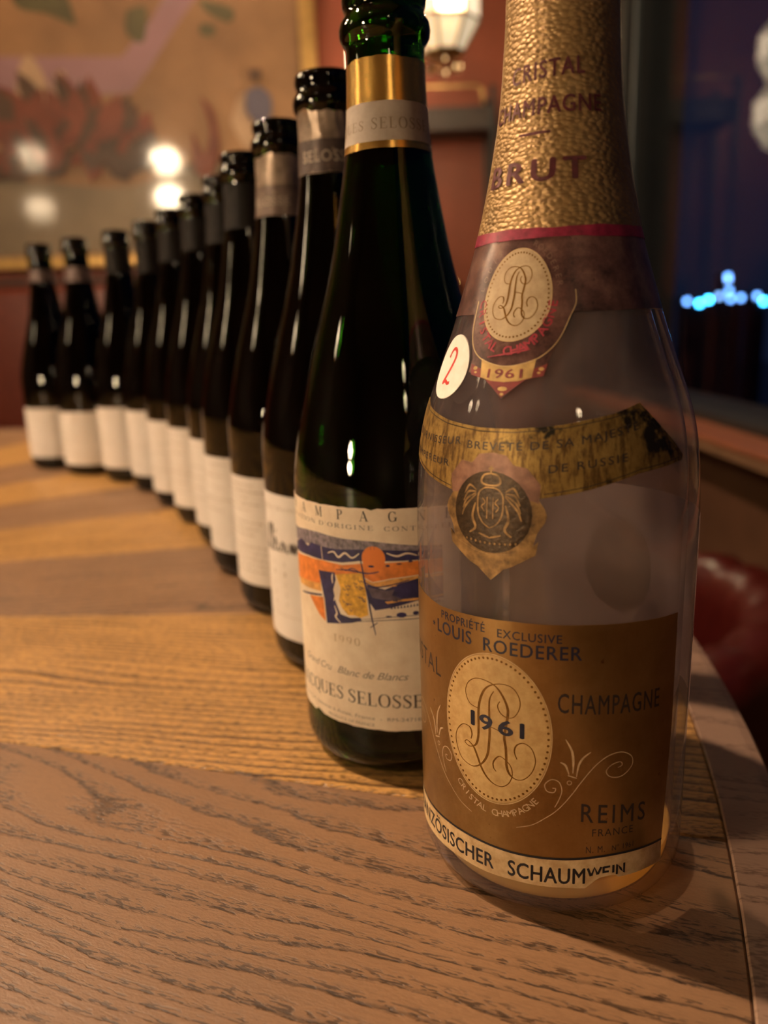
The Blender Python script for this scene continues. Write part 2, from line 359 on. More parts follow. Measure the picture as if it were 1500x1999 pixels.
b = B(); b.box(XL, XR, YF - .1, YF, ZF, ZC); struct(b, 'wall_front', brownwall)
WY0, WY1, WZ0, WZ1 = -2.3, 2.06, -0.035, 1.85
b = B()
b.box(XR, XR + .15, YF - .1, YB + .1, ZF, WZ0); b.box(XR, XR + .15, YF - .1, YB + .1, WZ1, ZC)
b.box(XR, XR + .15, YF - .1, WY0, WZ0, WZ1); b.box(XR, XR + .15, WY1, YB + .1, WZ0, WZ1); struct(b, 'wall_right', brownwall)
b = B(); b.box(XR - .018, XR + .0, 2.062, 2.50, WZ0 + .02, WZ1, ch=.003); struct(b, 'trim_1', black_metal)
b = B(); b.box(XR - .012, XR - .0, 1.90, 1.912, WZ0 + .02, WZ1, ch=.002); struct(b, 'trim_2', steel)
b = B(); b.box(XL, XR - .001, YB - .018, YB, ZF, ZF + .12, ch=.003); struct(b, 'baseboard_back', wood_dark)
win = bpy.data.objects.new('window_1', None); COL.objects.link(win); win['kind'] = 'structure'; win.location = (XR + .06, (WY0 + WY1) / 2, WZ0)
def local(o, p): return (p[0] - o.location[0], p[1] - o.location[1], p[2] - o.location[2])
def lbox(bb, o, x0, x1, y0, y1, z0, z1, **k):
    l = o.location; bb.box(x0 - l[0], x1 - l[0], y0 - l[1], y1 - l[1], z0 - l[2], z1 - l[2], **k)
b = B(); lbox(b, win, XR + .055, XR + .061, WY0 + .03, WY1 - .03, WZ0 + .03, WZ1 - .03); b.obj('window_pane', pane_mat, win)
for (y0, y1, z0, z1) in ((WY0, WY1, WZ0, WZ0 + .035), (WY0, WY1, WZ1 - .035, WZ1), (WY0, WY0 + .035, WZ0 + .035, WZ1 - .035), (WY1 - .035, WY1, WZ0 + .035, WZ1 - .035)):
    b = B(); lbox(b, win, XR + .0005, XR + .149, y0, y1, z0, z1, ch=.003); b.obj('window_frame', black_metal, win)
sill = bpy.data.objects.new('trim_3', None); COL.objects.link(sill); sill['kind'] = 'structure'; sill.location = (.55, 0, -.035)
b = B(); lbox(b, sill, .525, XR + .035, WY0, WY1 + .2, -.022, -.015, ch=.002); b.obj('sill_board', sillm, sill)
b = B(); lbox(b, sill, .528, XR - .001, WY0, WY1 + .2, -.040, -.0221, ch=.002); b.obj('sill_edge', sillm2, sill)

# ------------------------------------------------------------------ night outside: water and a far lit shore
b = B(); b.box(3, 90, -60, 140, -9, -8.6); o = b.obj('sea', plain('night_water', (0.006, 0.009, 0.018), 0.25, 0, 0.3, 0.4), kind='structure')
lit = {'cyan': glow('cyan_city_light', (0.05, 0.50, 1.0), 30), 'blue': glow('blue_city_light', (0.16, 0.40, 1.0), 9.0), 'pale': glow('pale_city_light', (0.25, 0.50, 1.0), 6)}
tower_mat = plain('tower_dark', (0.006, 0.008, 0.016), 0.6)
towers = [
 (15.3, 2.4, 0.95, 'low dark waterfront block with one dim blue light, first on the far shore', [(15.47, .73, 'blue'), (16.09, .61, 'cyan'), (16.54, .77, 'cyan')], 'building'),
 (17.19, .9, 1.05, 'small dark block beside the tall tower on the far shore', [(17.05, .92, 'pale')], 'building'),
 (17.5, .5, 2.05, 'tall slim tower with stacked blue lights on the far shore', [(17.43, 1.84, 'blue'), (17.45, 1.70, 'pale'), (17.53, 1.15, 'blue'), (17.63, .78, 'blue')], 'tower'),
 (18.14, .8, 0.98, 'small dark block with one blue light past the tall tower', [(18.14, .81, 'blue')], 'building'),
 (19.2, 1.2, 1.02, 'dark waterfront block with a bright cyan light beside the picture edge', [(18.95, .86, 'blue'), (19.30, .60, 'cyan')], 'building')]
for x, wd, top, lab, ls, cat in towers:
    x0 = min(l[0] for l in ls) - .18; x1 = max(l[0] for l in ls) + .18
    tw = thing('waterfront_building', lab, cat, ((x0 + x1) / 2, 40.4, -8.6))
    b = B(); lbox(b, tw, x0, x1, 40.08, 41, -8.6, top, ch=.03); b.obj('facade', tower_mat, tw)
    for lx, lz, k in ls:
        b = B(); lbox(b, tw, lx - .11, lx + .11, 40.03, 40.08, lz - .11, lz + .11, ch=.02); b.obj('lit_window', lit[k], tw)

# ------------------------------------------------------------------ round table of radial wedges
TC = Vector((-0.87, 0.53, 0)); RI, RO = 1.029, 1.054; NW = 28; SEAM = -3.6; ST = 360.0 / NW
table = thing('round_table', 'large round oak table of radiating wedge boards with a raised glossy rim', 'table', (TC.x, TC.y, ZF))
def wedge_mesh(name, mat, r0, r1, half, ztop, zbot, gap, ch, nseg=8):
    def outline(inset):
        pts = []
        ra, rb = r0 + inset, r1 - inset; d = gap + inset
        a0 = half - math.degrees(math.asin(min(.9, d / ra))); a1 = half - math.degrees(d / rb)
        for k in range(nseg + 1): a = R(-a1 + 2 * a1 * k / nseg); pts.append((rb * math.cos(a), rb * math.sin(a)))
        for k in range(nseg + 1): a = R(a0 - 2 * a0 * k / nseg); pts.append((ra * math.cos(a), ra * math.sin(a)))
        return pts
    o1 = outline(0); o2 = outline(ch); n = len(o1); bb = B()
    v = [(x, y, zbot) for x, y in o1] + [(x, y, ztop - ch) for x, y in o1] + [(x, y, ztop) for x, y in o2]
    f = [tuple(range(n - 1, -1, -1))] + [(k * n + j, k * n + (j + 1) % n, (k + 1) * n + (j + 1) % n, (k + 1) * n + j) for k in (0, 1) for j in range(n)]
    m_ = nseg + 1
    f += [(2 * n + j, 2 * n + j + 1, 2 * n + n - 2 - j, 2 * n + n - 1 - j) for j in range(nseg)]
    bb.add(v, f); return mesh_from(name, bb.v, bb.f, mat)
wm = {0: wedge_mesh('plank', wood_grey, .05, RI - .00012, ST / 2, 0, -.03, .00022, .0007), 1: wedge_mesh('plank', wood_honey, .05, RI - .00012, ST / 2, 0, -.03, .00022, .0007)}
for k in range(NW):
    a = SEAM + ST * (k + .5); kind = (k + 1) % 2 and 1 or 0
    # boards either side of the first seam: honey below it, smoked above
    kind = 1 if k % 2 == NW % 2 + 1 else 0
    link('plank', wm[kind], table, (0, 0, -ZF), R(a))
NR = 16
rim_me = None
bb = B(); hr = 180.0 / NR; nseg = 14
prof = [(RI, -.034), (RI, .0006), (RI + .0006, .0012), (RO - .007, .0012), (RO - .003, .0004), (RO - .0008, -.003), (RO, -.009), (RO, -.034)]
vs = []
for k in range(nseg + 1):
    a = R(-hr + .012 + (2 * hr - .024) * k / nseg); vs += [(r_ * math.cos(a), r_ * math.sin(a), z) for r_, z in prof]
P_ = len(prof)
fs = [(k * P_ + j, (k + 1) * P_ + j, (k + 1) * P_ + j + 1, k * P_ + j + 1) for k in range(nseg) for j in range(P_ - 1)] + [(k * P_ + P_ - 1, (k + 1) * P_ + P_ - 1, (k + 1) * P_, k * P_) for k in range(nseg)]
fs += [tuple(range(P_)), tuple(range(nseg * P_ + P_ - 1, nseg * P_ - 1, -1))]
rim_me = mesh_from('rim_segment', vs, fs, wood_rim)
for k in range(NR): link('rim_segment', rim_me, table, (0, 0, -ZF), 2 * PI * (k + .32) / NR)
b = B(); b.lathe([(0, -.0301), (.97, -.0301), (.97, -.06), (.93, -.065), (0, -.065)], 64); b.obj('under_frame', wood_dark, table, loc=(0, 0, -ZF))
b = B(); b.lathe([(.12, -.066), (.075, -.12), (.07, -.6), (.11, -.68), (.40, -.72), (.42, -.75), (0, -.75)], 40); b.obj('pedestal', black_metal, table, smooth=True, loc=(0, 0, -ZF))
b = B(); b.lathe([(0, .0008), (.045, .0008), (.049, 0), (.049, -.03), (0, -.03)], 32); b.obj('centre_disc', brass, table, loc=(0, 0, -ZF))

# ------------------------------------------------------------------ bottle surfaces, labels, lettering
def pchip(P):
    xs = [p[0] for p in P]; ys = [p[1] for p in P]; n = len(P)
    h = [xs[i + 1] - xs[i] for i in range(n - 1)]; d = [(ys[i + 1] - ys[i]) / h[i] for i in range(n - 1)]
    m = [0] * n; m[0] = d[0]; m[-1] = d[-1]
    for i in range(1, n - 1):
        if d[i - 1] * d[i] <= 0: m[i] = 0
        else:
            w1 = 2 * h[i] + h[i - 1]; w2 = h[i] + 2 * h[i - 1]; m[i] = (w1 + w2) / (w1 / d[i - 1] + w2 / d[i])
    def f(x):
        if x <= xs[0]: return ys[0]
        if x >= xs[-1]: return ys[-1]
        i = 0
        while x > xs[i + 1]: i += 1
        t = (x - xs[i]) / h[i]
        return ys[i] * (1 + 2 * t) * (1 - t) ** 2 + m[i] * h[i] * t * (1 - t) ** 2 + ys[i + 1] * t * t * (3 - 2 * t) - m[i + 1] * h[i] * t * t * (1 - t)
    return f
PD = [(0, 36), (.6, 38.2), (2.2, 40.6), (5, 42.8), (9, 44), (14, 44.2), (112, 44.2), (120, 44.0), (130, 43.0), (141, 40.9), (155, 37.7), (168, 34.3), (182, 30.3), (196, 26.3), (208, 23.4), (219, 21.2), (232, 18.8), (244, 16.8), (256, 15.5), (268, 14.9), (277, 14.7), (281, 14.9), (282.3, 15.9), (284, 16.9), (286.3, 17.2), (288.6, 16.8), (290.2, 15.7), (291.6, 14.9), (293, 14.9), (294.4, 15.5), (296.6, 15.8), (298.6, 15.4), (299.6, 14.6), (300, 13.4)]
PC = [(0, 38.2), (.8, 40.4), (2.6, 42.5), (6, 44.0), (12, 44.5), (116, 44.5), (127, 44.2), (136, 43.6), (144, 42.7), (151, 41.3), (158, 39.2), (164.5, 36.8), (174, 33.4), (184, 30), (195, 26.6), (205, 23.7), (215, 21.4), (224, 19.6), (235, 17.8), (245, 16.6), (256, 15.8), (266, 15.3), (282, 15), (291, 15.0), (294, 16.2), (298, 16.2), (300, 14.5)]
SD, SC = pchip(PD), pchip(PC)
def onto(S, deg, h, off):
    r_ = (S(h) + off) * .001; a = R(deg); return (r_ * math.sin(a), -r_ * math.cos(a), h * .001)
def bottle_mesh(name, P, S, mat, punt, wall=3.0, bore=9.6, n=96):
    hs = sorted(set([p[0] for p in P] + list(range(10, 282, 6))))
    pr = [(S(h) * .001, h * .001) for h in hs]
    floor_r = P[0][1]
    out = [(0, punt * .001), (floor_r * .35 * .001, punt * .93 * .001), (floor_r * .62 * .001, punt * .62 * .001), (floor_r * .84 * .001, punt * .22 * .001), ((floor_r - 2) * .001, .0002 if punt > 3 else .0006)]
    out += pr
    inn = []
    top = 300
    ih = [h for h in hs if h <= 277 and h >= 12][::-1]
    inn += [(bore * .001, .2998), (bore * .001, .281)]
    inn += [(max(bore, S(h) - wall) * .001, h * .001) for h in ih]
    bf = (punt + 5.0) if punt > 3 else 5.5
    if punt > 3: inn += [((floor_r - 1) * .001, .0075), ((floor_r - 6) * .001, .0055), (floor_r * .62 * .001, (punt * .62 + 4) * .001), (0, bf * .001)]
    else: inn += [((floor_r + 2.4) * .001, .0068), ((floor_r + .7) * .001, .0035), ((floor_r - 3.5) * .001, .0021), (0, .0020)]
    b_ = B(); b_.lathe(out + inn, n); return mesh_from(name, b_.v, b_.f, mat, smooth=True)
def patch(S, poly, off, mat, name, parent, stepd=3.0, steph=4.0, edge=0.02, mats=None):
    """polygon in (degree, height mm) laid on the bottle, with paper edge"""
    bm = bmesh.new(); bm.faces.new([bm.verts.new((x, y, 0)) for x, y in poly])
    bmesh.ops.triangulate(bm, faces=bm.faces[:])
    xs = [p[0] for p in poly]; ys = [p[1] for p in poly]
    def cut(axis, lo, hi, st):
        k = math.ceil(lo / st) * st
        while k < hi:
            co = (k + 1e-4, 0, 0) if axis == 0 else (0, k + 1e-4, 0); no = (1, 0, 0) if axis == 0 else (0, 1, 0)
            bmesh.ops.bisect_plane(bm, geom=bm.verts[:] + bm.edges[:] + bm.faces[:], plane_co=co, plane_no=no, dist=1e-6); k += st
    cut(0, min(xs), max(xs), stepd)
    if steph and max(ys) > 112: cut(1, min(ys), max(ys), steph)
    bmesh.ops.recalc_face_normals(bm, faces=bm.faces[:])
    bm.verts.index_update()
    v2 = [(q.co.x, q.co.y) for q in bm.verts]
    fl = []
    for f in bm.faces:
        ix = [q.index for q in f.verts]
        ar = sum(v2[ix[i]][0] * v2[ix[(i + 1) % len(ix)]][1] - v2[ix[(i + 1) % len(ix)]][0] * v2[ix[i]][1] for i in range(len(ix)))
        fl.append(ix if ar > 0 else ix[::-1])
    V = [onto(S, x, y, off) for x, y in v2]; F = [tuple(f) for f in fl]; nf = len(F)
    if edge is not None:
        for e in bm.edges:
            if len(e.link_faces) == 1:
                a, c = e.verts[0].index, e.verts[1].index; k = len(V)
                V += [onto(S, *v2[a], off), onto(S, *v2[c], off), onto(S, *v2[c], edge), onto(S, *v2[a], edge)]; F.append((k, k + 1, k + 2, k + 3))
    bm.free()
    me = mesh_from(name, V, F, mat); me.polygons.foreach_set('use_smooth', [i < nf for i in range(len(F))])
    return link(name, me, parent)
class Ink:
    """flat print: 2-D pieces in (deg, mm) collected and laid on the surface"""
    def __init__(s, S, R0=None, c=(0, 0)): s.S = S; s.v = []; s.f = []; s.R0 = R0; s.c = c
    def mmdeg(s, x): return math.degrees(x / s.R0)
    def add(s, vs, fs):
        k = len(s.v); s.v += list(vs); s.f += [tuple(i + k for i in f) for f in fs]
    def mm_add(s, vs, fs): s.add([(s.c[0] + s.mmdeg(x), s.c[1] + y) for x, y in vs], fs)
    def poly(s, pts): 
        from mathutils.geometry import tessellate_polygon
        s.add(pts, tessellate_polygon([[Vector((x, y, 0)) for x, y in pts]]))
    def build(s, name, mat, parent, off):
        return link(name, mesh_from(name, [onto(s.S, x, y, off) for x, y in s.v], s.f, mat), parent)
def spline(pts, n=6):
    out = []; P = [Vector(p) for p in pts]
    for i in range(len(P) - 1):
        p0 = P[max(i - 1, 0)]; p1 = P[i]; p2 = P[i + 1]; p3 = P[min(i + 2, len(P) - 1)]
        for k in range(n):
            t = k / n; out.append(.5 * ((2 * p1) + (p2 - p0) * t + (2 * p0 - 5 * p1 + 4 * p2 - p3) * t * t + (3 * p1 - p0 - 3 * p2 + p3) * t ** 3))
    out.append(P[-1]); return out
def ribbon2d(pts, wfun):
    """pts mm; wfun(t, direction) -> width"""
    n = len(pts); vs = []; fs = []
    for i in range(n):
        d = pts[min(i + 1, n - 1)] - pts[max(i - 1, 0)]
        d = d.normalized() if d.length > 1e-9 else Vector((1, 0)); nn = Vector((-d.y, d.x)); w_ = wfun(i / max(1, n - 1), d) / 2
        vs += [tuple(pts[i] + nn * w_), tuple(pts[i] - nn * w_)]
    for i in range(n - 1): fs.append((2 * i, 2 * i + 1, 2 * i + 3, 2 * i + 2))
    return vs, fs
def stroke(ink, pts_deg, w0, w1=None, n=6, stress=False, smooth=True):
    """stroke through points in (deg, mm); swelling between w0 and w1 (mm)"""
    k = R(1) * ink.R0
    p = [Vector((x * k, y)) for x, y in pts_deg]
    p = spline(p, n) if smooth and len(p) > 2 else p
    q = [p[0]]
    for b_ in p[1:]:
        a_ = q[-1]; m_ = max(1, math.ceil(abs(b_.x - a_.x) / (k * 3)))
        q += [a_ + (b_ - a_) * (i / m_) for i in range(1, m_ + 1)]
    p = q
    w1 = w0 if w1 is None else w1
    if stress: wf = lambda t, d: w0 + (w1 - w0) * max(0, -d.y if d.y < 0 else d.y * .35) ** 2 * min(1, 6 * t, 6 * (1 - t) + .1)
    else: wf = lambda t, d: w0 + (w1 - w0) * math.sin(PI * t)
    vs, fs = ribbon2d(p, wf); ink.add([(x / k, y) for x, y in vs], fs)
# --- text from the built-in font
_tc = {}
def text2d(body, sp=1.0, shear=0.0, bold=0.0):
    key = (body, sp, shear, bold)
    if key not in _tc:
        cu_ = bpy.data.curves.new('t', 'FONT'); cu_.body = body; cu_.size = 1; cu_.space_character = sp; cu_.shear = shear; cu_.resolution_u = 3
        o = bpy.data.objects.new('t', cu_); COL.objects.link(o)
        dg = bpy.context.evaluated_depsgraph_get(); me = o.evaluated_get(dg).to_mesh()
        vs = [(v.co.x, v.co.y) for v in me.vertices]; fs = [tuple(p.vertices) for p in me.polygons]
        o.evaluated_get(dg).to_mesh_clear(); bpy.data.objects.remove(o); bpy.data.curves.remove(cu_)
        if bold > 0:  # heavier print: glyphs laid again, slightly shifted
            n0 = len(vs); v0, f0 = list(vs), list(fs)
            for k, (dx, dy) in enumerate(((bold, 0), (-bold, 0), (0, bold * .7), (0, -bold * .7))):
                vs += [(x + dx, y + dy) for x, y in v0]; fs += [tuple(i + n0 * (k + 1) for i in f) for f in f0]
        _tc[key] = (vs, fs)
    return _tc[key]
CAPH = None
def put_text(ink, body, x0, x1, y0, caph, sp=1.0, shear=0.0, bold=0.0, tilt=0.0, arc=None):
    """text from x0 to x1 degrees, baseline y0 mm, capital height mm"""
    global CAPH
    if CAPH is None: CAPH = max(v[1] for v in text2d('H')[0])
    vs, fs = text2d(body, sp, shear, bold); xa = min(v[0] for v in vs); xb = max(v[0] for v in vs)
    sx = (x1 - x0) / (xb - xa); sy = caph / CAPH
    out = []
    for x, y in vs:
        X = x0 + (x - xa) * sx; Y = y0 + y * sy
        if arc: Y += arc * (1 - ((X - (x0 + x1) / 2) / ((x1 - x0) / 2)) ** 2)
        out.append((X, Y + tilt * (X - x0)))
    ink.add(out, fs)
def char_on(ink, ch, cx, cy, caph, rot, bold=0.0, wscale=1.0):
    put_text(Ink(ink.S, ink.R0), 'H', 0, 1, 0, 1)
    vs, fs = text2d(ch, 1, 0, bold)
    if not vs: return
    xa = min(v[0] for v in vs); xb = max(v[0] for v in vs); s_ = caph / CAPH; k = R(1) * ink.R0
    out = []
    for x, y in vs:
        a = (x - (xa + xb) / 2) * s_ * wscale; c_ = y * s_; out.append((cx + (a * math.cos(rot) - c_ * math.sin(rot)) / k, cy + a * math.sin(rot) + c_ * math.cos(rot)))
    ink.add(out, fs)
def arc_text(ink, s, c, rx, ry, a0, a1, caph, inward=False, bold=0.0):
    """characters along an ellipse (rx, ry in mm) about c (deg, mm)"""
    k = R(1) * ink.R0
    for i, ch in enumerate(s):
        if ch == ' ': continue
        a = R(a0 + (a1 - a0) * i / (len(s) - 1)); x = rx * math.cos(a); y = ry * math.sin(a)
        tx, ty = -rx * math.sin(a), ry * math.cos(a)
        if a1 < a0: tx, ty = -tx, -ty
        char_on(ink, ch, c[0] + x / k, c[1] + y, caph, math.atan2(ty, tx), bold)
# --- a small serif alphabet of thick and thin strokes (capital height 1)
TK, TN = .155, .05
def _serif(ch):
    v = []; f = []
    def ad(vs, fs):
        k = len(v); v.extend(vs); f.extend([tuple(i + k for i in q) for q in fs])
    def ln(x0, y0, x1, y1, w_):
        ad(*ribbon2d([Vector((x0, y0)), Vector((x1, y1))], lambda t, d: w_))
    def hb(x0, x1, y): ln(x0, y, x1, y, TN)
    def stem(x, y0=0, y1=1, w_=TK, s0=True, s1=True):
        ln(x, y0, x, y1, w_)
        if s0: hb(x - w_ / 2 - .09, x + w_ / 2 + .09, y0 + TN / 2)
        if s1: hb(x - w_ / 2 - .09, x + w_ / 2 + .09, y1 - TN / 2)
    def arc(cx, cy_, rx, ry, a0, a1, n=16, thick=TK, thin=TN):
        pts = [Vector((cx + (rx - thick / 2 * abs(math.cos(R(a0 + (a1 - a0) * i / n)))) * math.cos(R(a0 + (a1 - a0) * i / n)), cy_ + (ry - thin / 2) * math.sin(R(a0 + (a1 - a0) * i / n)))) for i in range(n + 1)]
        ad(*ribbon2d(pts, lambda t, d: thin + (thick - thin) * d.y * d.y))
    w_ = .8
    if ch in 'A': ln(.06, 0, .4, 1, TN); ln(.38, 1, .74, 0, TK); hb(.17, .62, .34); hb(-.04, .2, TN / 2); hb(.58, .9, TN / 2); w_ = .86
    elif ch in 'CG':
        arc(.44, .5, .42, .51, 42, 318); ln(.76, .98, .76, .68, TN); w_ = .84
        if ch == 'G': stem(.76, .06, .42, TK, False, True); w_ = .92
        else: ln(.76, .02, .76, .2, TN)
    elif ch == 'D': stem(.16); hb(.16, .4, 1 - TN / 2); hb(.16, .4, TN / 2); arc(.38, .5, .46, .5, -90, 90); w_ = .88
    elif ch in 'EÉ':
        stem(.16); hb(.16, .64, 1 - TN / 2); hb(.16, .52, .52); hb(.16, .68, TN / 2); ln(.64, 1, .64, .78, TN); ln(.68, 0, .68, .24, TN); ln(.52, .62, .52, .42, TN); w_ = .74
        if ch == 'É': ln(.34, 1.08, .52, 1.26, .08)
    elif ch == 'H': stem(.16); stem(.74); hb(.16, .74, .51); w_ = .9
    elif ch == 'I': stem(.16); w_ = .34
    elif ch == 'J': stem(.34, .2, 1, TK, False, True); arc(.16, .2, .26, .24, 190, 360); w_ = .52
    elif ch == 'L': stem(.16); hb(.16, .64, TN / 2); ln(.64, 0, .64, .26, TN); w_ = .7
    elif ch == 'M': stem(.12, 0, 1, TN); ln(.14, 1, .5, .05, TK); ln(.5, .05, .86, 1, TN); stem(.9); w_ = 1.06
    elif ch == 'N': stem(.14, 0, 1, TN); ln(.12, 1, .76, 0, TK); stem(.78, 0, 1, TN, False, True); w_ = .92
    elif ch in 'OÔQ':
        arc(.46, .5, .45, .51, 0, 360, 28); w_ = .92
        if ch == 'Q': ln(.48, .1, .84, -.22, .1)
        if ch == 'Ô': ln(.3, 1.1, .46, 1.25, .06); ln(.46, 1.25, .62, 1.1, .06)
    elif ch in 'PR':
        stem(.16); hb(.16, .36, 1 - TN / 2); hb(.16, .36, .48); arc(.34, .74, .34, .265, -90, 90); w_ = .74
        if ch == 'R': ln(.36, .48, .74, .02, TK); hb(.66, .86, TN / 2); w_ = .84
    elif ch == 'S':
        pts = spline([(.56, .8), (.46, .95), (.3, .98), (.13, .88), (.12, .72), (.3, .55), (.5, .40), (.56, .24), (.44, .06), (.27, .02), (.12, .1), (.06, .24)], 4)
        ad(*ribbon2d(pts, lambda t, d: TN + (TK - TN) * max(0, 1 - abs(t - .5) * 2.6))); ln(.57, .98, .57, .72, TN); ln(.06, .02, .06, .28, TN); w_ = .66
    elif ch == 'T': stem(.38, s1=False); hb(.02, .74, 1 - TN / 2); ln(.03, 1, .03, .76, TN); ln(.73, 1, .73, .76, TN); w_ = .76
    elif ch == 'U': stem(.14, .3, 1, TK, False, True); stem(.72, .3, 1, TN, False, True); arc(.43, .32, .36, .33, 180, 360); w_ = .86
    elif ch == "'": ln(.08, 1, .05, .72, .08); w_ = .16
    elif ch == '1': stem(.24); ln(.08, .84, .24, 1, TN); w_ = .46
    elif ch == '9': arc(.3, .68, .27, .32, 0, 360, 20, .12); arc(.12, .62, .45, .62, -62, 12, 10, .12); w_ = .62
    elif ch == '0': arc(.3, .5, .28, .51, 0, 360, 22, .13); w_ = .62
    else: w_ = .4
    return v, f, w_
_sc = {}
def serif_text(ink, s, x0, x1, y0, caph, tilt=0.0, sp=.1, centers=None):
    for ch in set(s):
        if ch not in _sc: _sc[ch] = _serif(ch)
    if centers:
        k = R(1) * ink.R0
        for ch, cx in zip(s, centers):
            v, f, w_ = _sc[ch]; ink.add([(cx + (x - w_ / 2) * caph * .95 / k, y0 + y * caph) for x, y in v], f)
        return
    tot = sum(_sc[c_][2] + sp for c_ in s) - sp; sx = (x1 - x0) / tot; x = x0
    for ch in s:
        v, f, w_ = _sc[ch]; ink.add([(x + a * sx, y0 + c_ * caph + tilt * (x + a * sx - x0)) for a, c_ in v], f); x += (w_ + sp) * sx
def ring_foil(S, h0, h1, off, mat, name, parent, rag0=0.0, rag1=0.0, seed=1, n=72, rows=7, wr=0.0):
    rr = random.Random(seed); ph = [rr.uniform(0, 6.28) for _ in range(6)]
    def wob(a, k): return math.sin(3 * a + ph[k]) * .5 + math.sin(7 * a + ph[k + 1]) * .35 + math.sin(17 * a + ph[k + 2]) * .2
    V = []
    for i in range(rows + 1):
        for j in range(n):
            a = 2 * PI * j / n; lo = h0 + rag0 * wob(a, 0); hi = h1 + rag1 * wob(a, 3); h = lo + (hi - lo) * i / rows
            V.append(onto(S, math.degrees(a), h, off + wr * (math.sin(23 * a + ph[0] + h * .3) + math.sin(11 * a + h * .5)) * .5 + (rag1 * .12 * max(0, wob(a, 3)) if i == rows else 0)))
    F = [(i * n + j, i * n + (j + 1) % n, (i + 1) * n + (j + 1) % n, (i + 1) * n + j) for i in range(rows) for j in range(n)]
    return link(name, mesh_from(name, V, F, mat, smooth=True), parent)
def ellipse(c, rd, rh, n=40, a0=0, a1=360): return [(c[0] + rd * math.cos(R(a0 + (a1 - a0) * i / n)), c[1] + rh * math.sin(R(a0 + (a1 - a0) * i / n))) for i in range(n + (0 if a1 - a0 >= 360 else 1))]
def rect(d0, d1, h0, h1): return [(d0, h0), (d1, h0), (d1, h1), (d0, h1)]
def ragged(d0, d1, h0, h1, amp, seed, n=30):
    rr = random.Random(seed)
    return [(d0 + (d1 - d0) * i / n, h0 + rr.uniform(-amp, amp)) for i in range(n + 1)] + [(d1 - (d1 - d0) * i / n, h1 + rr.uniform(-amp, amp)) for i in range(n + 1)]

BP = {1: (.05526, .24686), 2: (.00657, .32575), 3: (-.02093, .42223), 4: (-.05552, .50983), 5: (-.09099, .59308), 6: (-.12219, .67801), 7: (-.16229, .75966), 8: (-.20569, .84133), 9: (-.25377, .92317), 10: (-.31181, .99259), 11: (-.38255, 1.04902), 12: (-.45277, 1.10609)}
GRP = 'champagne bottles lined up in an arc across the table'
def bottle(n, label): return thing('champagne_bottle', label, 'bottle', (*BP[n], .0003), 0, GRP)

# ================================================================== bottle 1: the clear bottle
b1 = bottle(1, 'clear glass champagne bottle dated 1961 with bronze label and grained gold neck foil')
R1 = 44.5; A0 = -34.5
link('glass_body', bottle_mesh('glass_body', PC, SC, glass_clear, 0.8, 3.2, 10), b1)
b = B(); b.lathe([(0, .0024), (.0345, .0025), (.0385, .0038), (.0402, .0070), (.0407, .0110), (.0409, .0124), (.0404, .0118), (0, .0117)], 64); b.obj('wine_residue', wine_mat, b1, smooth=True)
# bronze label
lab = patch(SC, [(-111, 22.4), (-80, 22.3), (-50, 22.9), (-26, 22.4), (-6, 22.9), (14, 23.3), (38.5, 21.9), (41.4, 60), (41.3, 96), (20, 97), (0, 97.5), (-27, 97.4), (-61, 96.2), (-85, 97.3), (-111, 97.4)], .12, gold_paper, 'front_label', b1)
I = Ink(SC, R1); put_text(I, 'PROPRIÉTÉ', -60.2, -37.6, 92.6, 2.5, 1.1, bold=.012); put_text(I, 'EXCLUSIVE', -32.5, -8.7, 92.0, 2.5, 1.1, bold=.012)
put_text(I, 'LOUIS', -63.2, -43.6, 87.6, 4.0, 1.1, bold=.014); put_text(I, 'ROEDERER', -38.4, -1.5, 87.0, 4.0, 1.1, bold=.014)
for k in range(5): stroke(I, [(-66, 89.4), (-66 + 1.0 * math.cos(R(72 * k + 18)), 89.4 + .85 * math.sin(R(72 * k + 18)))], .35)
I.build('lettering', ink_navy, lab, .17)
I = Ink(SC, R1); put_text(I, 'CRISTAL', -100, -61.5, 72.2, 6.0, 1.15); I.build('lettering', ink_dim, lab, .17)
I = Ink(SC, R1); put_text(I, 'CHAMPAGNE', -9.8, 32.0, 70.9, 5.9, 1.15, bold=.008, tilt=-.055); I.build('lettering', ink_dim, lab, .17)
I = Ink(SC, R1); put_text(I, 'REIMS', -.3, 27.2, 35.4, 6.0, 1.3, tilt=-.115, bold=.006); put_text(I, 'FRANCE', 4.2, 21.5, 30.2, 2.4, 1.2, tilt=-.06); put_text(I, 'N. M.', 2.0, 9.5, 24.6, 2.2, 1.2, tilt=-.03); put_text(I, 'N° 1961', 12.5, 22, 24.4, 1.8, 1.1, tilt=-.03)
I.build('lettering', ink_dim, lab, .17)
oval = patch(SC, ellipse((A0, 62), 22.6, 24.0, 56), .16, oval_gold, 'medallion', b1)
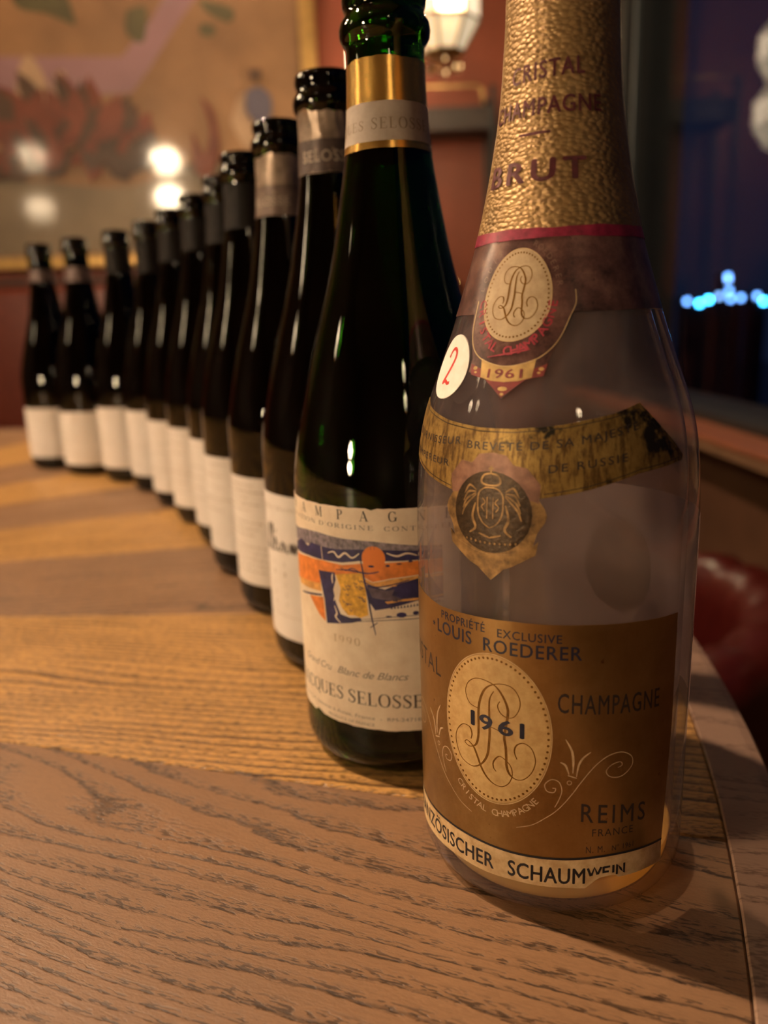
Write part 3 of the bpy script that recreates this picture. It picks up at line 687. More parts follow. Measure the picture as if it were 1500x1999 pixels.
mono = [[(-40.9, 67.8), (-44.7, 68.6), (-46.6, 71.8), (-45.4, 75.1), (-41.8, 77.3), (-37.3, 77.5), (-33.1, 76.4), (-30.2, 73.7), (-28.4, 70.5), (-28.2, 68.0), (-29.0, 64.0), (-29.6, 60.6), (-29.0, 57.4), (-28.8, 54.2), (-28.6, 51.2), (-27.4, 48.8), (-25.0, 47.6), (-21.9, 48.1), (-18.9, 50.8), (-17.6, 54.6), (-19.0, 58.4), (-22.0, 59.9), (-24.7, 58.9), (-25.6, 56.7), (-24.6, 54.3)],
 [(-31.4, 71.9), (-32.3, 70.2), (-31.0, 68.1), (-28.2, 67.2), (-25.5, 68.1), (-23.6, 71.3), (-24.0, 74.4), (-26.3, 76.9), (-29.8, 77.6), (-33.9, 76.9), (-37.3, 75.0), (-39.5, 71.6), (-40.5, 67.4), (-40.5, 62.1), (-40.8, 58.0), (-42.0, 55.3), (-44.9, 54.0), (-47.2, 54.8), (-45.9, 55.7), (-43.0, 54.4), (-41.1, 51.5), (-39.3, 48.3), (-37.0, 45.8), (-34.0, 44.2), (-30.6, 44.0), (-27.8, 45.7), (-26.4, 48.6), (-27.0, 51.5), (-29.4, 53.4), (-31.8, 53.9), (-34.0, 51.7), (-34.0, 49.7), (-32.9, 48.6)],
 [(-33.9, 74.7), (-35.6, 71.8), (-35.8, 66.8), (-35.6, 62.0), (-35.9, 57.6), (-36.5, 53.7), (-38.3, 50.6), (-41.1, 48.4), (-44.5, 47.6), (-49.2, 49.0), (-51.9, 53.3), (-51.6, 57.2), (-48.5, 60.4), (-44.9, 60.6), (-43.7, 58.6), (-44.2, 56.7)],
 [(-35.6, 63.0), (-32.0, 62.4), (-29.2, 61.8)]]
I = Ink(SC, R1)
for m_ in mono: stroke(I, m_, .26, .85, 6, True)
I.build('monogram', ink_bronze, oval, .20)
I = Ink(SC, R1)
k1 = 72
for i in range(k1):
    a = R(360 * i / k1); I.poly(ellipse((A0 + 21.6 * math.cos(a), 62 + 22.9 * math.sin(a)), .55, .42, 6))
I.build('bead_border', ink_bronze, oval, .20)
I = Ink(SC, R1); stroke(I, ellipse((A0, 62), 22.9, 24.3, 60, 0, 359.9), .3); I.build('rim_line', ink_gold, oval, .19)
I = Ink(SC, R1); put_text(I, '1', -44.2, -42.2, 61.7, 4.7, bold=.03); put_text(I, '9', -40.2, -34.4, 61.5, 4.7, bold=.03); put_text(I, '6', -32.2, -26.0, 61.4, 4.7, bold=.03); put_text(I, '1', -23.6, -21.8, 61.4, 4.7, bold=.03)
I.build('lettering', ink_navy, oval, .25)
orn = [([(13.6, 52.2), (15.4, 52.8), (14.4, 54.0), (11.0, 53.4), (8.9, 51.5), (10.8, 49.5), (15.4, 49.2), (19.6, 51.8), (19.4, 55.0), (14.9, 57.1), (9.6, 56.5), (4.6, 53.7), (-0.3, 48.9), (-4.2, 44.3), (-9.0, 39.4), (-13.8, 36.1), (-18.8, 33.2), (-24.7, 31.4)], .2, .3),
 ([(-11.2, 46.4), (-10.0, 46.3), (-10.7, 45.0), (-13.2, 45.3), (-14.0, 47.4), (-11.6, 49.2), (-8.8, 48.5), (-7.7, 45.7), (-8.7, 42.7), (-10.2, 40.1)], .2, .3),
 ([(-6.7, 62.4), (-4.4, 58.9), (-3.7, 55.1), (-3.8, 51.5)], .2, .7), ([(-8.5, 55.0), (-6.5, 54.0), (-5.2, 51.1)], .2, .6), ([(2.7, 58.2), (-0.1, 56.4), (-1.7, 54.0), (-2.4, 50.4)], .25, .6), ([(-5.6, 50.8), (-2.3, 49.9)], .3, .4), (ellipse((-5, 48.4), .8, .65, 10, 0, 359), .2, .2)]
I = Ink(SC, R1)
for pts, w0, w1 in orn:
    stroke(I, pts, w0, w1); stroke(I, [(2 * A0 - x, y) for x, y in pts], w0, w1)
I.build('scroll_ornament', ink_faint, lab, .17)
I = Ink(SC, R1); arc_text(I, 'CRISTAL CHAMPAGNE', (A0, 62), 20.8, 28.6, 232, 312, 2.1); I.build('lettering', ink_faint, lab, .17)
# lower black rule and ivory strip
I = Ink(SC, R1)
edge = [(-111, 22.0), (-80, 21.9), (-50, 22.6), (-26, 22.3), (-6, 22.6), (14, 23.0), (38.4, 21.6)]
stroke(I, edge, .75, .75, 6); I.build('rule', ink_black, lab, .2)
rr = random.Random(3)
strip = edge[::-1] and [(x, y) for x, y in edge[::-1]]
low = [(-111, 11.6), (-95, 11.3), (-76, 11.5), (-50, 12.3), (-38, 12.2), (-26, 12.6), (-16, 12.5), (-6, 12.6), (2, 12.3), (6, 14.8), (8, 15.6), (12, 15.9), (14.5, 15.6), (16, 14.6), (22, 14.4), (30, 14.2), (38.6, 13.8)]
ivory = patch(SC, low + [(38.4, 21.4)] + [(x, y - .3) for x, y in edge[::-1][1:]], .13, paper_strip, 'overlabel_strip', b1)
I = Ink(SC, R1); put_text(I, 'FRANZÖSISCHER', -93, -34.0, 14.3, 5.0, 1.05, bold=.02); put_text(I, 'SCHAUM', -28.1, 2.0, 14.1, 5.2, 1.05, bold=.022)
I.build('lettering', ink_black, ivory, .17)
I = Ink(SC, R1)  # torn last letters: only their tops remain
for pts in ([(2.9, 19.3), (4.2, 16.5)], [(4.4, 16.6), (5.6, 19.3), (6.9, 16.8)], [(7.0, 16.9), (8.3, 19.3)], [(9.3, 17.0), (9.3, 19.3)], [(9.3, 19.0), (12.0, 19.0)], [(9.3, 17.4), (11.5, 17.4)], [(13.4, 16.6), (13.4, 19.3)], [(15.0, 15.8), (15.0, 19.2), (18.2, 15.8), (18.2, 19.2)]): stroke(I, pts, .75, smooth=False)
I.build('lettering', ink_black, ivory, .17)
# neck foil, crimson hem, ribbon collar
ring_foil(SC, 204.2, 299.5, .35, foil_grain, 'neck_foil', b1, .5, 0, 5, 96, 30, .035)
nf = b1.children[-1]
I = Ink(SC, 17.4); put_text(I, 'CRISTAL', -62, 9, 243.4, 4.3, 1.15, bold=.02, tilt=.01); I.build('lettering', ink_foilred, nf, .62)
I = Ink(SC, 18.2); put_text(I, 'CHAMPAGNE', -84, 24, 234.6, 4.2, 1.1, bold=.02); I.build('lettering', ink_foilred, nf, .62)
I = Ink(SC, 19.2); stroke(I, [(-48, 229.8), (-20, 229.8)], .5, .8); I.build('rule', ink_foilred, nf, .62)
I = Ink(SC, 20.5); put_text(I, 'BRUT', -76, 8, 217.2, 5.6, 1.3, bold=.03); I.build('lettering', ink_foilred, nf, .66)
b_ = []
for k in range(3):
    I = Ink(SC, 19); d = (64, 78, -118)[k]; stroke(I, [(d + math.sin(h * .21) * 1.2, h) for h in range(206, 292, 5)], .5, .9); I.build('foil_seam', foil_grain, nf, .75)
ring_foil(SC, 202.0, 204.9, .42, crimson, 'foil_hem', b1, .25, .35, 9, 96, 2)
ring_foil(SC, 182.3, 202.4, .20, ribbon_mat, 'neck_ribbon', b1, .25, .2, 11, 96, 8, .06)
rb = b1.children[-1]
CM = (-34.8, 187.2)
med = patch(SC, [(-62, 200.5), (-62, 184), (-60, 178), (-56, 173), (-54, 170.2), (-54.5, 166.5), (-50, 165.6), (-44, 164.8), (-39, 162.2), (-34.6, 159.6), (-30, 162.2), (-25, 164.8), (-18.5, 165.6), (-15.5, 170.2), (-13, 173), (-9, 178), (-4, 182.6), (0, 184), (-8, 200.5)], .34, ribbon_mat, 'collar_medallion', b1, 3, 3)
ov = patch(SC, ellipse(CM, 19.6, 12.3, 48), .42, collar_oval, 'oval', med, 3, 3)
ccx = sum(p[0] for m_ in mono for p in m_) / sum(len(m_) for m_ in mono)
I = Ink(SC, 29)
for m_ in mono: stroke(I, [(CM[0] + (x + 34.6) * .74, CM[1] - .2 + (y - 61) * .47) for x, y in m_], .2, .52, 6, True)
I.build('monogram', ink_bronze, med, .50)
I = Ink(SC, 29)
for i in range(60):
    a = R(6 * i); I.poly(ellipse((CM[0] + 18.0 * math.cos(a), CM[1] + 11.3 * math.sin(a)), .55, .27, 6))
I.build('bead_border', ink_bronze, med, .50)
I = Ink(SC, 29); stroke(I, ellipse(CM, 19.7, 12.4, 60, 0, 359.9), .22); stroke(I, [(-60, 186), (-59, 179), (-55.5, 173.6), (-49, 170.3), (-40, 168.6), (-34.6, 168.2), (-29, 168.6), (-20, 170.3), (-12, 174.5), (-6, 181), (-3, 184.5), (-3, 188)], .25); I.build('gold_line', ink_gold, med, .48)
I = Ink(SC, 29); arc_text(I, 'CRISTAL CHAMPAGNE', CM, 11.6, 16.0, 188, 350, 2.3, bold=.02); I.build('lettering', crimson_text, med, .48)
I = Ink(SC, 29); arc_text(I, 'LOUIS', CM, 11.4, 13.6, 172, 128, 1.6); arc_text(I, 'ROEDERER', CM, 11.4, 13.6, 68, 10, 1.6); I.build('lettering', plain('worn_tan_ink', (.22, .13, .09), .5), med, .48)
patch(SC, [(-54, 168.8), (-48, 167.6), (-40, 167.0), (-34.6, 166.8), (-29, 167.0), (-21, 167.6), (-16, 168.8), (-17.5, 165.6), (-25, 164.7), (-30, 162.3), (-34.6, 159.9), (-39, 162.3), (-44, 164.7), (-52.5, 165.8)], .40, tab_red, 'year_tab', med, 3, 3)
tabc = patch(SC, [(-48, 170.2), (-41, 168.6), (-34.6, 168.2), (-28, 168.6), (-21, 170.2), (-22.5, 165.2), (-28, 164.3), (-34.6, 164.0), (-41, 164.3), (-46.5, 165.2)], .46, tab_gold, 'year_tab_band', med, 3, 3)
I = Ink(SC, 34)
for c_, rx, ry in (((-50.6, 167.6), 1.2, .5), ((-18.6, 167.4), 1.2, .5), ((-34.6, 162.2), 2.2, .6), ((-34.6, 160.8), .9, .4), ((-50, 166.5), .8, .3), ((-19.6, 166.4), .8, .3)): I.poly(ellipse(c_, rx, ry, 10))
I.build('gold_motif', tab_gold, med, .46)
I = Ink(SC, 34)
put_text(I, '1961', -43, -26.5, 165.1, 2.3, 1.1, bold=.02); I.build('lettering', tab_red, med, .54)
I = Ink(SC, 31); stroke(I, [(-45, 170.6), (-34, 171.6), (-24, 172.6)], .18, .5); I.build('crease', crimson_text, med, .56)
# round sticker with a red figure
st = patch(SC, ellipse((-70.5, 167.6), 14.6, 9.2, 36), .30, sticker_mat, 'round_sticker', b1, 3, 3)
I = Ink(SC, 36); stroke(I, [(-74.5, 170.2), (-73.2, 172.0), (-70.8, 172.8), (-68.2, 171.9), (-67.8, 170.0), (-69.6, 167.3), (-72.4, 164.2), (-73.6, 162.9), (-71.6, 163.5), (-69.0, 162.9), (-67.2, 163.2)], .9, 1.1); I.build('lettering', ink_red, st, .36)
# gold sash and coat of arms
half = [(-35, 151.7), (-28, 151.7), (-9.5, 152.9), (10, 155.3), (21.8, 157.7), (42.3, 142.2), (40.8, 140.9), (18.9, 139.3), (-.5, 135.6), (-16, 133.5), (-35, 132.4)]
sashp = half + [(-70 - x, y) for x, y in half[::-1][1:-1]]
sash = patch(SC, sashp, .14, sash_mat, 'gold_sash', b1, 3, 4)
I = Ink(SC, 43)
for dy, lo in ((1.0, 0), (1.0, 1)):
    top = [(-9.5, 152.9), (10, 155.3), (21.0, 157.0), (40.6, 142.0), (18.9, 140.2), (-.5, 136.6), (-16, 134.5)]
    stroke(I, [(x, y - .9 if y > 145 else y) for x, y in [(-35, 151.7), (-28, 151.7)] + top], .22, .22, 1, smooth=False)
    stroke(I, [(-70 - x, y - .9 if y > 145 else y) for x, y in [(-35, 151.7), (-28, 151.7)] + top], .22, .22, 1, smooth=False)
I.build('border_line', ink_dim, sash, .20)
I = Ink(SC, 43); put_text(I, 'FOURNISSEUR', -92, -50.5, 147.6, 2.1, 1.25, bold=.01, arc=-1.2, tilt=-.02); put_text(I, 'BREVETÉ DE SA MAJESTÉ', -47.0, 19.5, 145.9, 2.1, 1.2, bold=.01, arc=-1.6, tilt=.075)
put_text(I, "L'EMPEREUR", -92, -56, 141.0, 1.9, 1.15, bold=.01, tilt=-.03); put_text(I, 'DE RUSSIE', -14.5, 14, 140.2, 2.1, 1.3, bold=.01, tilt=.09); I.build('lettering', ink_dim, sash, .20)
ca = (-35.2, 128.5)
gold_out = []
for i in range(48):
    a = 360 * i / 48; rr_ = 1 + .05 * math.cos(R(a * 8)); gold_out.append((ca[0] + 19.5 * rr_ * math.cos(R(a)), ca[1] + 13.6 * rr_ * math.sin(R(a))))
arms = patch(SC, gold_out, .24, crest_gold, 'coat_of_arms', b1, 3, 4)
patch(SC, [(-50, 119.5), (-42, 117.2), (-35.2, 116.4), (-28, 117.2), (-20, 119.5), (-17.5, 121.5), (-18.5, 117.5), (-27, 113.6), (-30, 112.6), (-35, 109.0), (-40.6, 112.6), (-44, 113.6), (-52.5, 118.2), (-53.5, 122)], .30, crest_gold, 'arms_ribbon', arms, 3, 4)
patch(SC, ellipse((-35.2, 140.5), 8.5, 3.6, 20) if False else [(-53, 133), (-54, 138), (-49, 142.4), (-44, 142.0), (-41, 144.6), (-35.2, 145.2), (-30, 144.6), (-27, 142.0), (-22, 141.4), (-17, 137), (-17.5, 132), (-26, 134), (-44, 134)], .28, crest_rose, 'arms_mantle', arms, 3, 4)
patch(SC, ellipse((-35.4, 128.6), 15.6, 11.6, 30), .34, crest_dark, 'shield_field', arms, 3, 4)
I = Ink(SC, 44)
def both(pts, w0, w1): stroke(I, pts, w0, w1); stroke(I, [(-70.8 - x, y) for x, y in pts], w0, w1)
both([(-35.4, 135.6), (-33, 135.4), (-30.6, 133.6), (-30.6, 128.6), (-32.6, 125.6), (-35.4, 124.2)], .3, .5)   # shield
both([(-35.4, 139.6), (-32.6, 139.0), (-31.6, 137.2), (-33, 136.4), (-35.4, 136.2)], .4, .6)   # crown
both([(-35.4, 141.6), (-35.4, 139.8)], .5, .5); both([(-34.4, 140.9), (-36.4, 140.9)], .4, .4)
for q in range(4): both([(-29.6, 134.6 - q * .4), (-26.6 + q * .5, 135.8 - q * 2.0), (-24.4 + q * .3, 133.2 - q * 2.1)], .25, .6)
both([(-29.4, 131), (-28.2, 127), (-29.6, 124), (-27, 122.2)], .4, .8); both([(-31, 122.4), (-35.4, 121.4)], .4, .6); both([(-34.2, 133), (-34.2, 126.8)], .3, .3)
both([(-32.2, 132.6), (-33.4, 131.4), (-32.0, 130.2), (-33.2, 128.8)], .3, .4)
for q in range(11): I.poly(ellipse((-45 + q * 1.95, 120.4 - .6 * math.sin(PI * q / 10)), .45, .4, 6))
I.build('crest_relief', crest_gold, arms, .52)
# rear label seen through the glass
bl = patch(SC, rect(64, 189, 60, 121), .12, paper_back, 'back_label', b1)
patch(SC, ellipse((134, 90), 17.5, 18, 32), .22, paper_oval, 'oval_patch', bl)

# ================================================================== bottle 2: emerald with painted label
b2 = bottle(2, 'green glass champagne bottle with a painted sunset label dated 1990 and gold neck band')
R2 = 44.2
link('glass_body', bottle_mesh('glass_body', PD, SD, glass_green, 22), b2)
tp = [(-96 + 126 * i / 42, 113.8 + (rnd.uniform(-.25, .2) if i % 2 else 0)) for i in range(43)]; tp[27] = (-15, 113.1)
bt = [(30 - 126 * i / 42, 22.6 + rnd.uniform(-.3, .3) + (1.1 if i in (28, 29) else 0)) for i in range(43)]
lab2 = patch(SD, (bt + tp)[::-1][::-1], .12, paper_cream, 'front_label', b2)
I = Ink(SD, R2); serif_text(I, 'CHAMPAGNE', 0, 0, 108.8, 3.9, centers=[-88.5, -74.5, -60.5, -46.4, -32.1, -18.8, -4.5, 9.5, 23.5]); I.build('lettering', ink_black, lab2, .17)
I = Ink(SD, R2); serif_text(I, 'APPELLATION', -94, -49.5, 105.4, 1.75, sp=.22); serif_text(I, "D'ORIGINE", -46.5, -14.2, 105.35, 1.75, sp=.28); serif_text(I, 'CONTRÔLÉE', -8.9, 26, 105.2, 1.75, sp=.28); I.build('lettering', ink_grey, lab2, .17)
def art(poly, mat, off, name): patch(SD, poly, off, mat, name, lab2, 3, None, None)
art([(-88, 100), (-72.4, 100.2), (-60, 101.6), (-48.2, 102.1), (-31.3, 101.3), (-14.6, 101.1), (7.0, 99.3), (20, 98.5), (20, 94.5), (6.9, 94.5), (-8.8, 93.9), (-21.4, 93.5), (-44.0, 96.2), (-60, 95.6), (-88, 93.3)], art_slate, .14, 'painted_sky')
art([(-88, 93.3), (-77.9, 93.3), (-66, 96.6), (-58, 94.9), (-54.6, 96.9), (-44.0, 96.6), (-35.5, 96.6), (-22.6, 97.6), (-9, 97.8), (7, 97.2), (20, 97), (20, 93.4), (6.8, 93.6), (-8, 93.4), (-22.1, 93.0), (-32.0, 91.6), (-44.5, 91.1), (-58.0, 90.9), (-75.1, 89.6), (-88, 89)], art_navy, .15, 'painted_cloud')
art([(-88, 87), (-79.4, 88.0), (-60, 90.2), (-44.5, 90.9), (-32.1, 90.6), (-21.5, 92.0), (-5.9, 92.8), (6.8, 93.3), (20, 93.4), (20, 88), (6.7, 87.7), (-6, 86.6), (-15.5, 84.9), (-21.1, 87.1), (-36.3, 86.1), (-49.1, 86.1), (-48, 83), (-47.6, 80.3), (-62, 79.2), (-77.1, 77.1), (-88, 76.5)], art_orange, .16, 'painted_horizon')
art([(-77, 78), (-62, 79.6), (-47.8, 80.8), (-47.2, 77.6), (-60, 76.6), (-74, 75.8)], art_tan, .165, 'painted_field')
art([(-21, 86.6), (-15.5, 84.6), (-6, 86.2), (6.7, 87.3), (20, 87.6), (20, 84.8), (6, 85.6), (-4, 83.4), (-14, 82.8), (-19.6, 83.4)], art_tan, .165, 'painted_field')
art(ellipse((-14.7, 94.3), 6.0, 4.9, 28), art_sun, .18, 'painted_sun')
art([(-18.7, 83.8), (-9.4, 82.1), (-1.9, 84.6), (6.6, 86.2), (20, 86.4), (20, 77.5), (6.3, 77.3), (-6.6, 74.7), (-14.8, 73.5), (-17.8, 76.8)], art_navy, .17, 'painted_hill')
art([(-18.5, 82.9), (-9, 81.6), (-4.6, 82.2), (-6.0, 79.9), (-1, 78.4), (6.3, 78.8), (-4, 77.2), (-16, 78.6)], art_mauve, .178, 'painted_hill_shade')
art([(-9.7, 77.2), (0, 78.2), (6.3, 78.5), (20, 79), (20, 78.2), (6.3, 77.6), (-2, 77.3), (-8.4, 76.3)], art_tan, .18, 'painted_streak')
art([(-49.0, 86.3), (-37.0, 87.0), (-36.5, 84.1), (-38.5, 79.7), (-37.2, 74.8), (-34.4, 70.1), (-28.4, 69.3), (-22.8, 69.9), (-22.2, 68.7), (-28, 67.2), (-35.5, 66.0), (-44.3, 64.7), (-45.2, 74.5)], art_navy, .18, 'painted_trunk')
art([(-36.3, 86.1), (-33, 86.9), (-21.1, 88.3), (-19.4, 82.7), (-18.8, 76), (-18.4, 71.3), (-22.8, 69.9), (-26, 70.6), (-29.8, 70.2), (-33.4, 72.8), (-35.1, 75.6), (-33.6, 80.9)], art_yellow, .185, 'painted_block')
art([(-59.4, 73.7), (-46.1, 75.4), (-45.2, 65.1), (-50.2, 67.2)], art_orange, .17, 'painted_slope')
I = Ink(SD, R2)
for q in ([(-38.3, 86.4), (-38.9, 84.8), (-38.7, 82.3)], [(-37.1, 81.0), (-36.5, 79.0), (-38.4, 75.1)], [(-38.2, 73.1), (-36.8, 70.2), (-37.8, 68.5), (-34.7, 66.4)], [(-45.8, 96.6), (-45.2, 91.2)], [(-41, 94.5), (-37, 95.4), (-34, 93.6), (-30, 95.6), (-26, 94), (-22, 96)], [(-8, 96.6), (-3, 95.4), (2, 96.4), (7, 95.4)]): stroke(I, q, .35, .8)
I.build('painted_line', paper_cream, lab2, .20)
I = Ink(SD, R2)
for q, w0, w1 in (([(-21.9, 95.5), (-20.6, 90), (-19.9, 85.7), (-18.3, 79.3), (-16.8, 70.9), (-14.9, 63.3)], .3, .8), ([(-25.7, 68.1), (-9.9, 69.6), (6.1, 70.1), (18, 70.4)], .2, .3), ([(-24, 69), (-6, 71), (14, 71.6)], .15, .25), ([(-17.7, 66.2), (-13.7, 68.5)], .3, .4), ([(-70.0, 72.9), (-58, 74.6), (-47.0, 76.2)], .6, .8), ([(-36, 88.3), (-28, 88.9), (-18, 88.3), (-12, 89.2)], .3, .6), ([(-20, 84.8), (-14, 83.0), (-6, 84.0), (3, 86)], .25, .5), ([(-33, 89.6), (-30, 88.6), (-26, 89.8), (-22, 88.4)], .2, .4)): stroke(I, q, w0, w1)
for c_, rx, ry in (((-16, 91.2), 1.6, .45), ((-7.6, 91.6), 1.1, .5), ((-1.6, 71.8), 2.6, 1.1), ((5.6, 72.4), 1.6, .8), ((-8, 71.2), 1.6, .3), ((-2, 92.3), 1.4, .3), ((3.6, 93.2), 1.2, .4)): I.poly(ellipse(c_, rx, ry, 10))
for q in range(16): x = -7 + q * 1.6; I.poly([(x, 74.2 + q * .12), (x + .7, 75.4 + q * .12), (x + 1.2, 74.3 + q * .12)])
for q in range(26): x = -86 + q * 2.9 + rnd.uniform(-.8, .8); stroke(I, [(x, 97.2 + rnd.uniform(-.6, 1)), (x + rnd.uniform(-.6, .8), 99 + rnd.uniform(0, 2))], .12, .3)
for q in range(22): x = -33.4 + rnd.uniform(0, 12.4); y = 72.6 + rnd.uniform(0, 13); stroke(I, [(x, y), (x + 1.2, y - .8), (x + 1.9, y - .3)], .12, .3)
I.build('painted_line', art_navy, lab2, .205)
I = Ink(SD, R2); serif_text(I, '1990', -40.2, -23.4, 57.9, 3.2, sp=.2); I.build('lettering', ink_tan, lab2, .17)
I = Ink(SD, R2); put_text(I, 'Grand Cru', -67.5, -42.5, 44.4, 3.0, .95, .42); put_text(I, 'Blanc de Blancs', -38.5, 1.2, 44.5, 3.0, .95, .42); I.build('lettering', ink_grey, lab2, .17)
I = Ink(SD, R2); serif_text(I, 'JACQUES', -77.5, -35.2, 31.6, 5.6, tilt=.04); serif_text(I, 'SELOSSE', -32.2, 8.4, 33.0, 5.6, tilt=-.015); I.build('lettering', plain('soft_black_ink', (.045, .035, .03), .55), lab2, .17)
I = Ink(SD, R2); put_text(I, 'Elaboré par S.A. Selosse à Avize, France  -  RM-24718-01', -86, 12, 26.7, 1.5); put_text(I, 'PRODUCE OF FRANCE', -47, -17.5, 23.8, 1.3); I.build('lettering', ink_grey, lab2, .17)
nb = ring_foil(SD, 243.4, 274.6, .22, shiny_gold, 'neck_band', b2, .1, .45, 21, 72, 8, .05)
cb = ring_foil(SD, 246.0, 259.6, .30, band_cream, 'cream_band', nb, .1, .1, 22, 72, 4)
I = Ink(SD, 16.4); serif_text(I, 'JACQUES', -118, -34, 250.0, 3.4, sp=.2); serif_text(I, 'SELOSSE', -23, 62, 250.0, 3.9, sp=.2); I.build('lettering', plain('band_tan_ink', (.20, .15, .10), .5), nb, .36)

# ================================================================== bottles 3 to 12: dark ones
dark_me = bottle_mesh('glass_body', PD, SD, glass_dark, 22)
labs = {3: 'dark champagne bottle with a handwritten style script on its label, touching the green bottle',
 4: 'dark champagne bottle with small columns of text on a pale label and taupe neck foil',
 5: 'dark champagne bottle with a wide plain white label, third dark one from the green bottle',
 6: 'dark champagne bottle, fourth dark one from the green bottle, mostly hidden by its neighbour',
 7: 'dark champagne bottle, fifth dark one from the green bottle, thin label edge showing',
 8: 'dark champagne bottle at the bend of the row, sixth dark one from the green bottle',
 9: 'dark champagne bottle, fourth from the far end of the row',
 10: 'dark champagne bottle with black neck foil, third from the far end of the row',
 11: 'dark champagne bottle with lilac grey neck collar, second from the far end of the row',
 12: 'dark champagne bottle with lilac grey neck collar at the very far end of the row'}
LH = {3: (17.5, 96.5), 4: (20.5, 90.5), 5: (19.5, 90.5), 6: (18, 92), 7: (17, 92.5), 8: (16, 91), 9: (19.5, 94), 10: (18, 92.5), 11: (14.5, 83.5), 12: (17.5, 84.5)}
for n in range(3, 13):
    bo = bottle(n, labs[n]); link('glass_body', dark_me, bo)
    h0, h1 = LH[n]; c0 = -34; hw = 60
    pm = paper_white
    lb = patch(SD, ragged(c0 - hw, c0 + hw, h0, h1, .12, n), .12, pm, 'front_label', bo)
    rr = random.Random(40 + n)
    I = Ink(SD, R2)
    if n == 3:
        # script word with loops, in the maker's hand, then two columns of small figures
        sc = [[(-88, 75), (-85, 84), (-83, 76), (-79, 84.5), (-78, 75.5), (-76, 76)], [(-74, 79), (-73, 75.5), (-71, 76)],
              [(-71, 76), (-66.5, 85), (-68.2, 86), (-69.4, 76), (-66, 76)], [(-66, 76), (-61.5, 85), (-63.2, 86), (-64.4, 76), (-61, 76)],
              [(-61, 77), (-57.5, 79.6), (-59.6, 80.8), (-60.4, 76.4), (-56, 76)], [(-59, 83), (-56.6, 85)],
              [(-55.6, 79.6), (-54.6, 76.2), (-52.6, 76.2)], [(-52.2, 76), (-49.5, 80), (-48.4, 77), (-50.2, 75.6)], [(-46.4, 79.8), (-45.4, 76.2), (-43.4, 76.2)],
              [(-42.4, 76), (-41.4, 80), (-40, 76), (-38.4, 80), (-37, 76), (-35, 80), (-33.6, 76.2)], [(-33, 77), (-29.6, 79.6), (-31.6, 80.8), (-32.4, 76.4), (-27, 76)]]
        for s_ in sc: stroke(I, [(x + 2, 66.5 + (y - 76) * 1.25) for x, y in s_], .6, 1.5)
        I.build('lettering', MATS['soft_black_ink'], lb, .17)
        I = Ink(SD, R2)
        for col in (-76, -62, -48):
            for q in range(5): put_text(I, ('1990', '1991', '1992', '1993', '1994')[q][-1], col + rr.uniform(-.4, .4), col + 1.9, 58 - q * 5.6, 2.6)
        I.build('vintage_column', ink_pale, lb, .17)
        I = Ink(SD, R2); stroke(I, [(-92, 30.5), (24, 30.5)], .25); I.build('rule', ink_pale, lb, .17)
        I = Ink(SD, R2); serif_text(I, 'JACQUES SELOSSE', -86, -26, 88.2, 2.2, sp=.2)
        I.build('lettering', ink_pale, lb, .17)
    else:
        rows = 15 if n == 4 else 7
        for q in range(rows):
            y = h1 - 5 - q * (h1 - h0 - 10) / rows
            if n == 4 and q in (5, 9): continue
            if n != 4 and rr.random() < .25: continue
            x = -88
            end = rr.uniform(-42, -20)
            while x < end:
                l = rr.uniform(3, 9); stroke(I, [(x, y), (x + l, y)], (.9 if n == 4 else .8) * rr.uniform(.6, 1.1)); x += l + rr.uniform(1, 2.2)
        I.build('printed_lines', ink_pale, lb, .17)
    if n == 3:
        f_ = ring_foil(SD, 253, 281.2, .28, foil_pale, 'neck_foil', bo, .2, 1.3, 31, 96, 8, .35); g_ = ring_foil(SD, 253.2, 268.5, .5, foil_mid, 'dark_band', f_, .1, .2, 32, 72, 3)
        I = Ink(SD, 15.8); put_text(I, 'SELOSSE', -52, 46, 258.2, 5.0, 1.1, bold=.01); I.build('lettering', ink_pale, f_, .58)
    elif n == 4:
        f_ = ring_foil(SD, 245.5, 279.6, .28, foil_pale, 'neck_foil', bo, .3, 1.2, 33, 96, 8, .35); g_ = ring_foil(SD, 245.6, 263, .5, foil_soft, 'dark_band', f_, .2, .2, 34, 72, 3)
        I = Ink(SD, 15.9); put_text(I, 'SELOSSE', -78, 22, 251.6, 4.4, 1.1, bold=.01); I.build('lettering', ink_pale, f_, .58)
    elif n in (11, 12): ring_foil(SD, 246 if n == 11 else 251, 263.5 if n == 11 else 266, .28, foil_lilac, 'neck_foil', bo, .3, .5, 50 + n, 48, 4, .1)
    else: ring_foil(SD, 246 + rr.uniform(-2, 6), 279, .28, foil_dark, 'neck_foil', bo, .3, .8, 50 + n, 48, 5, .25)

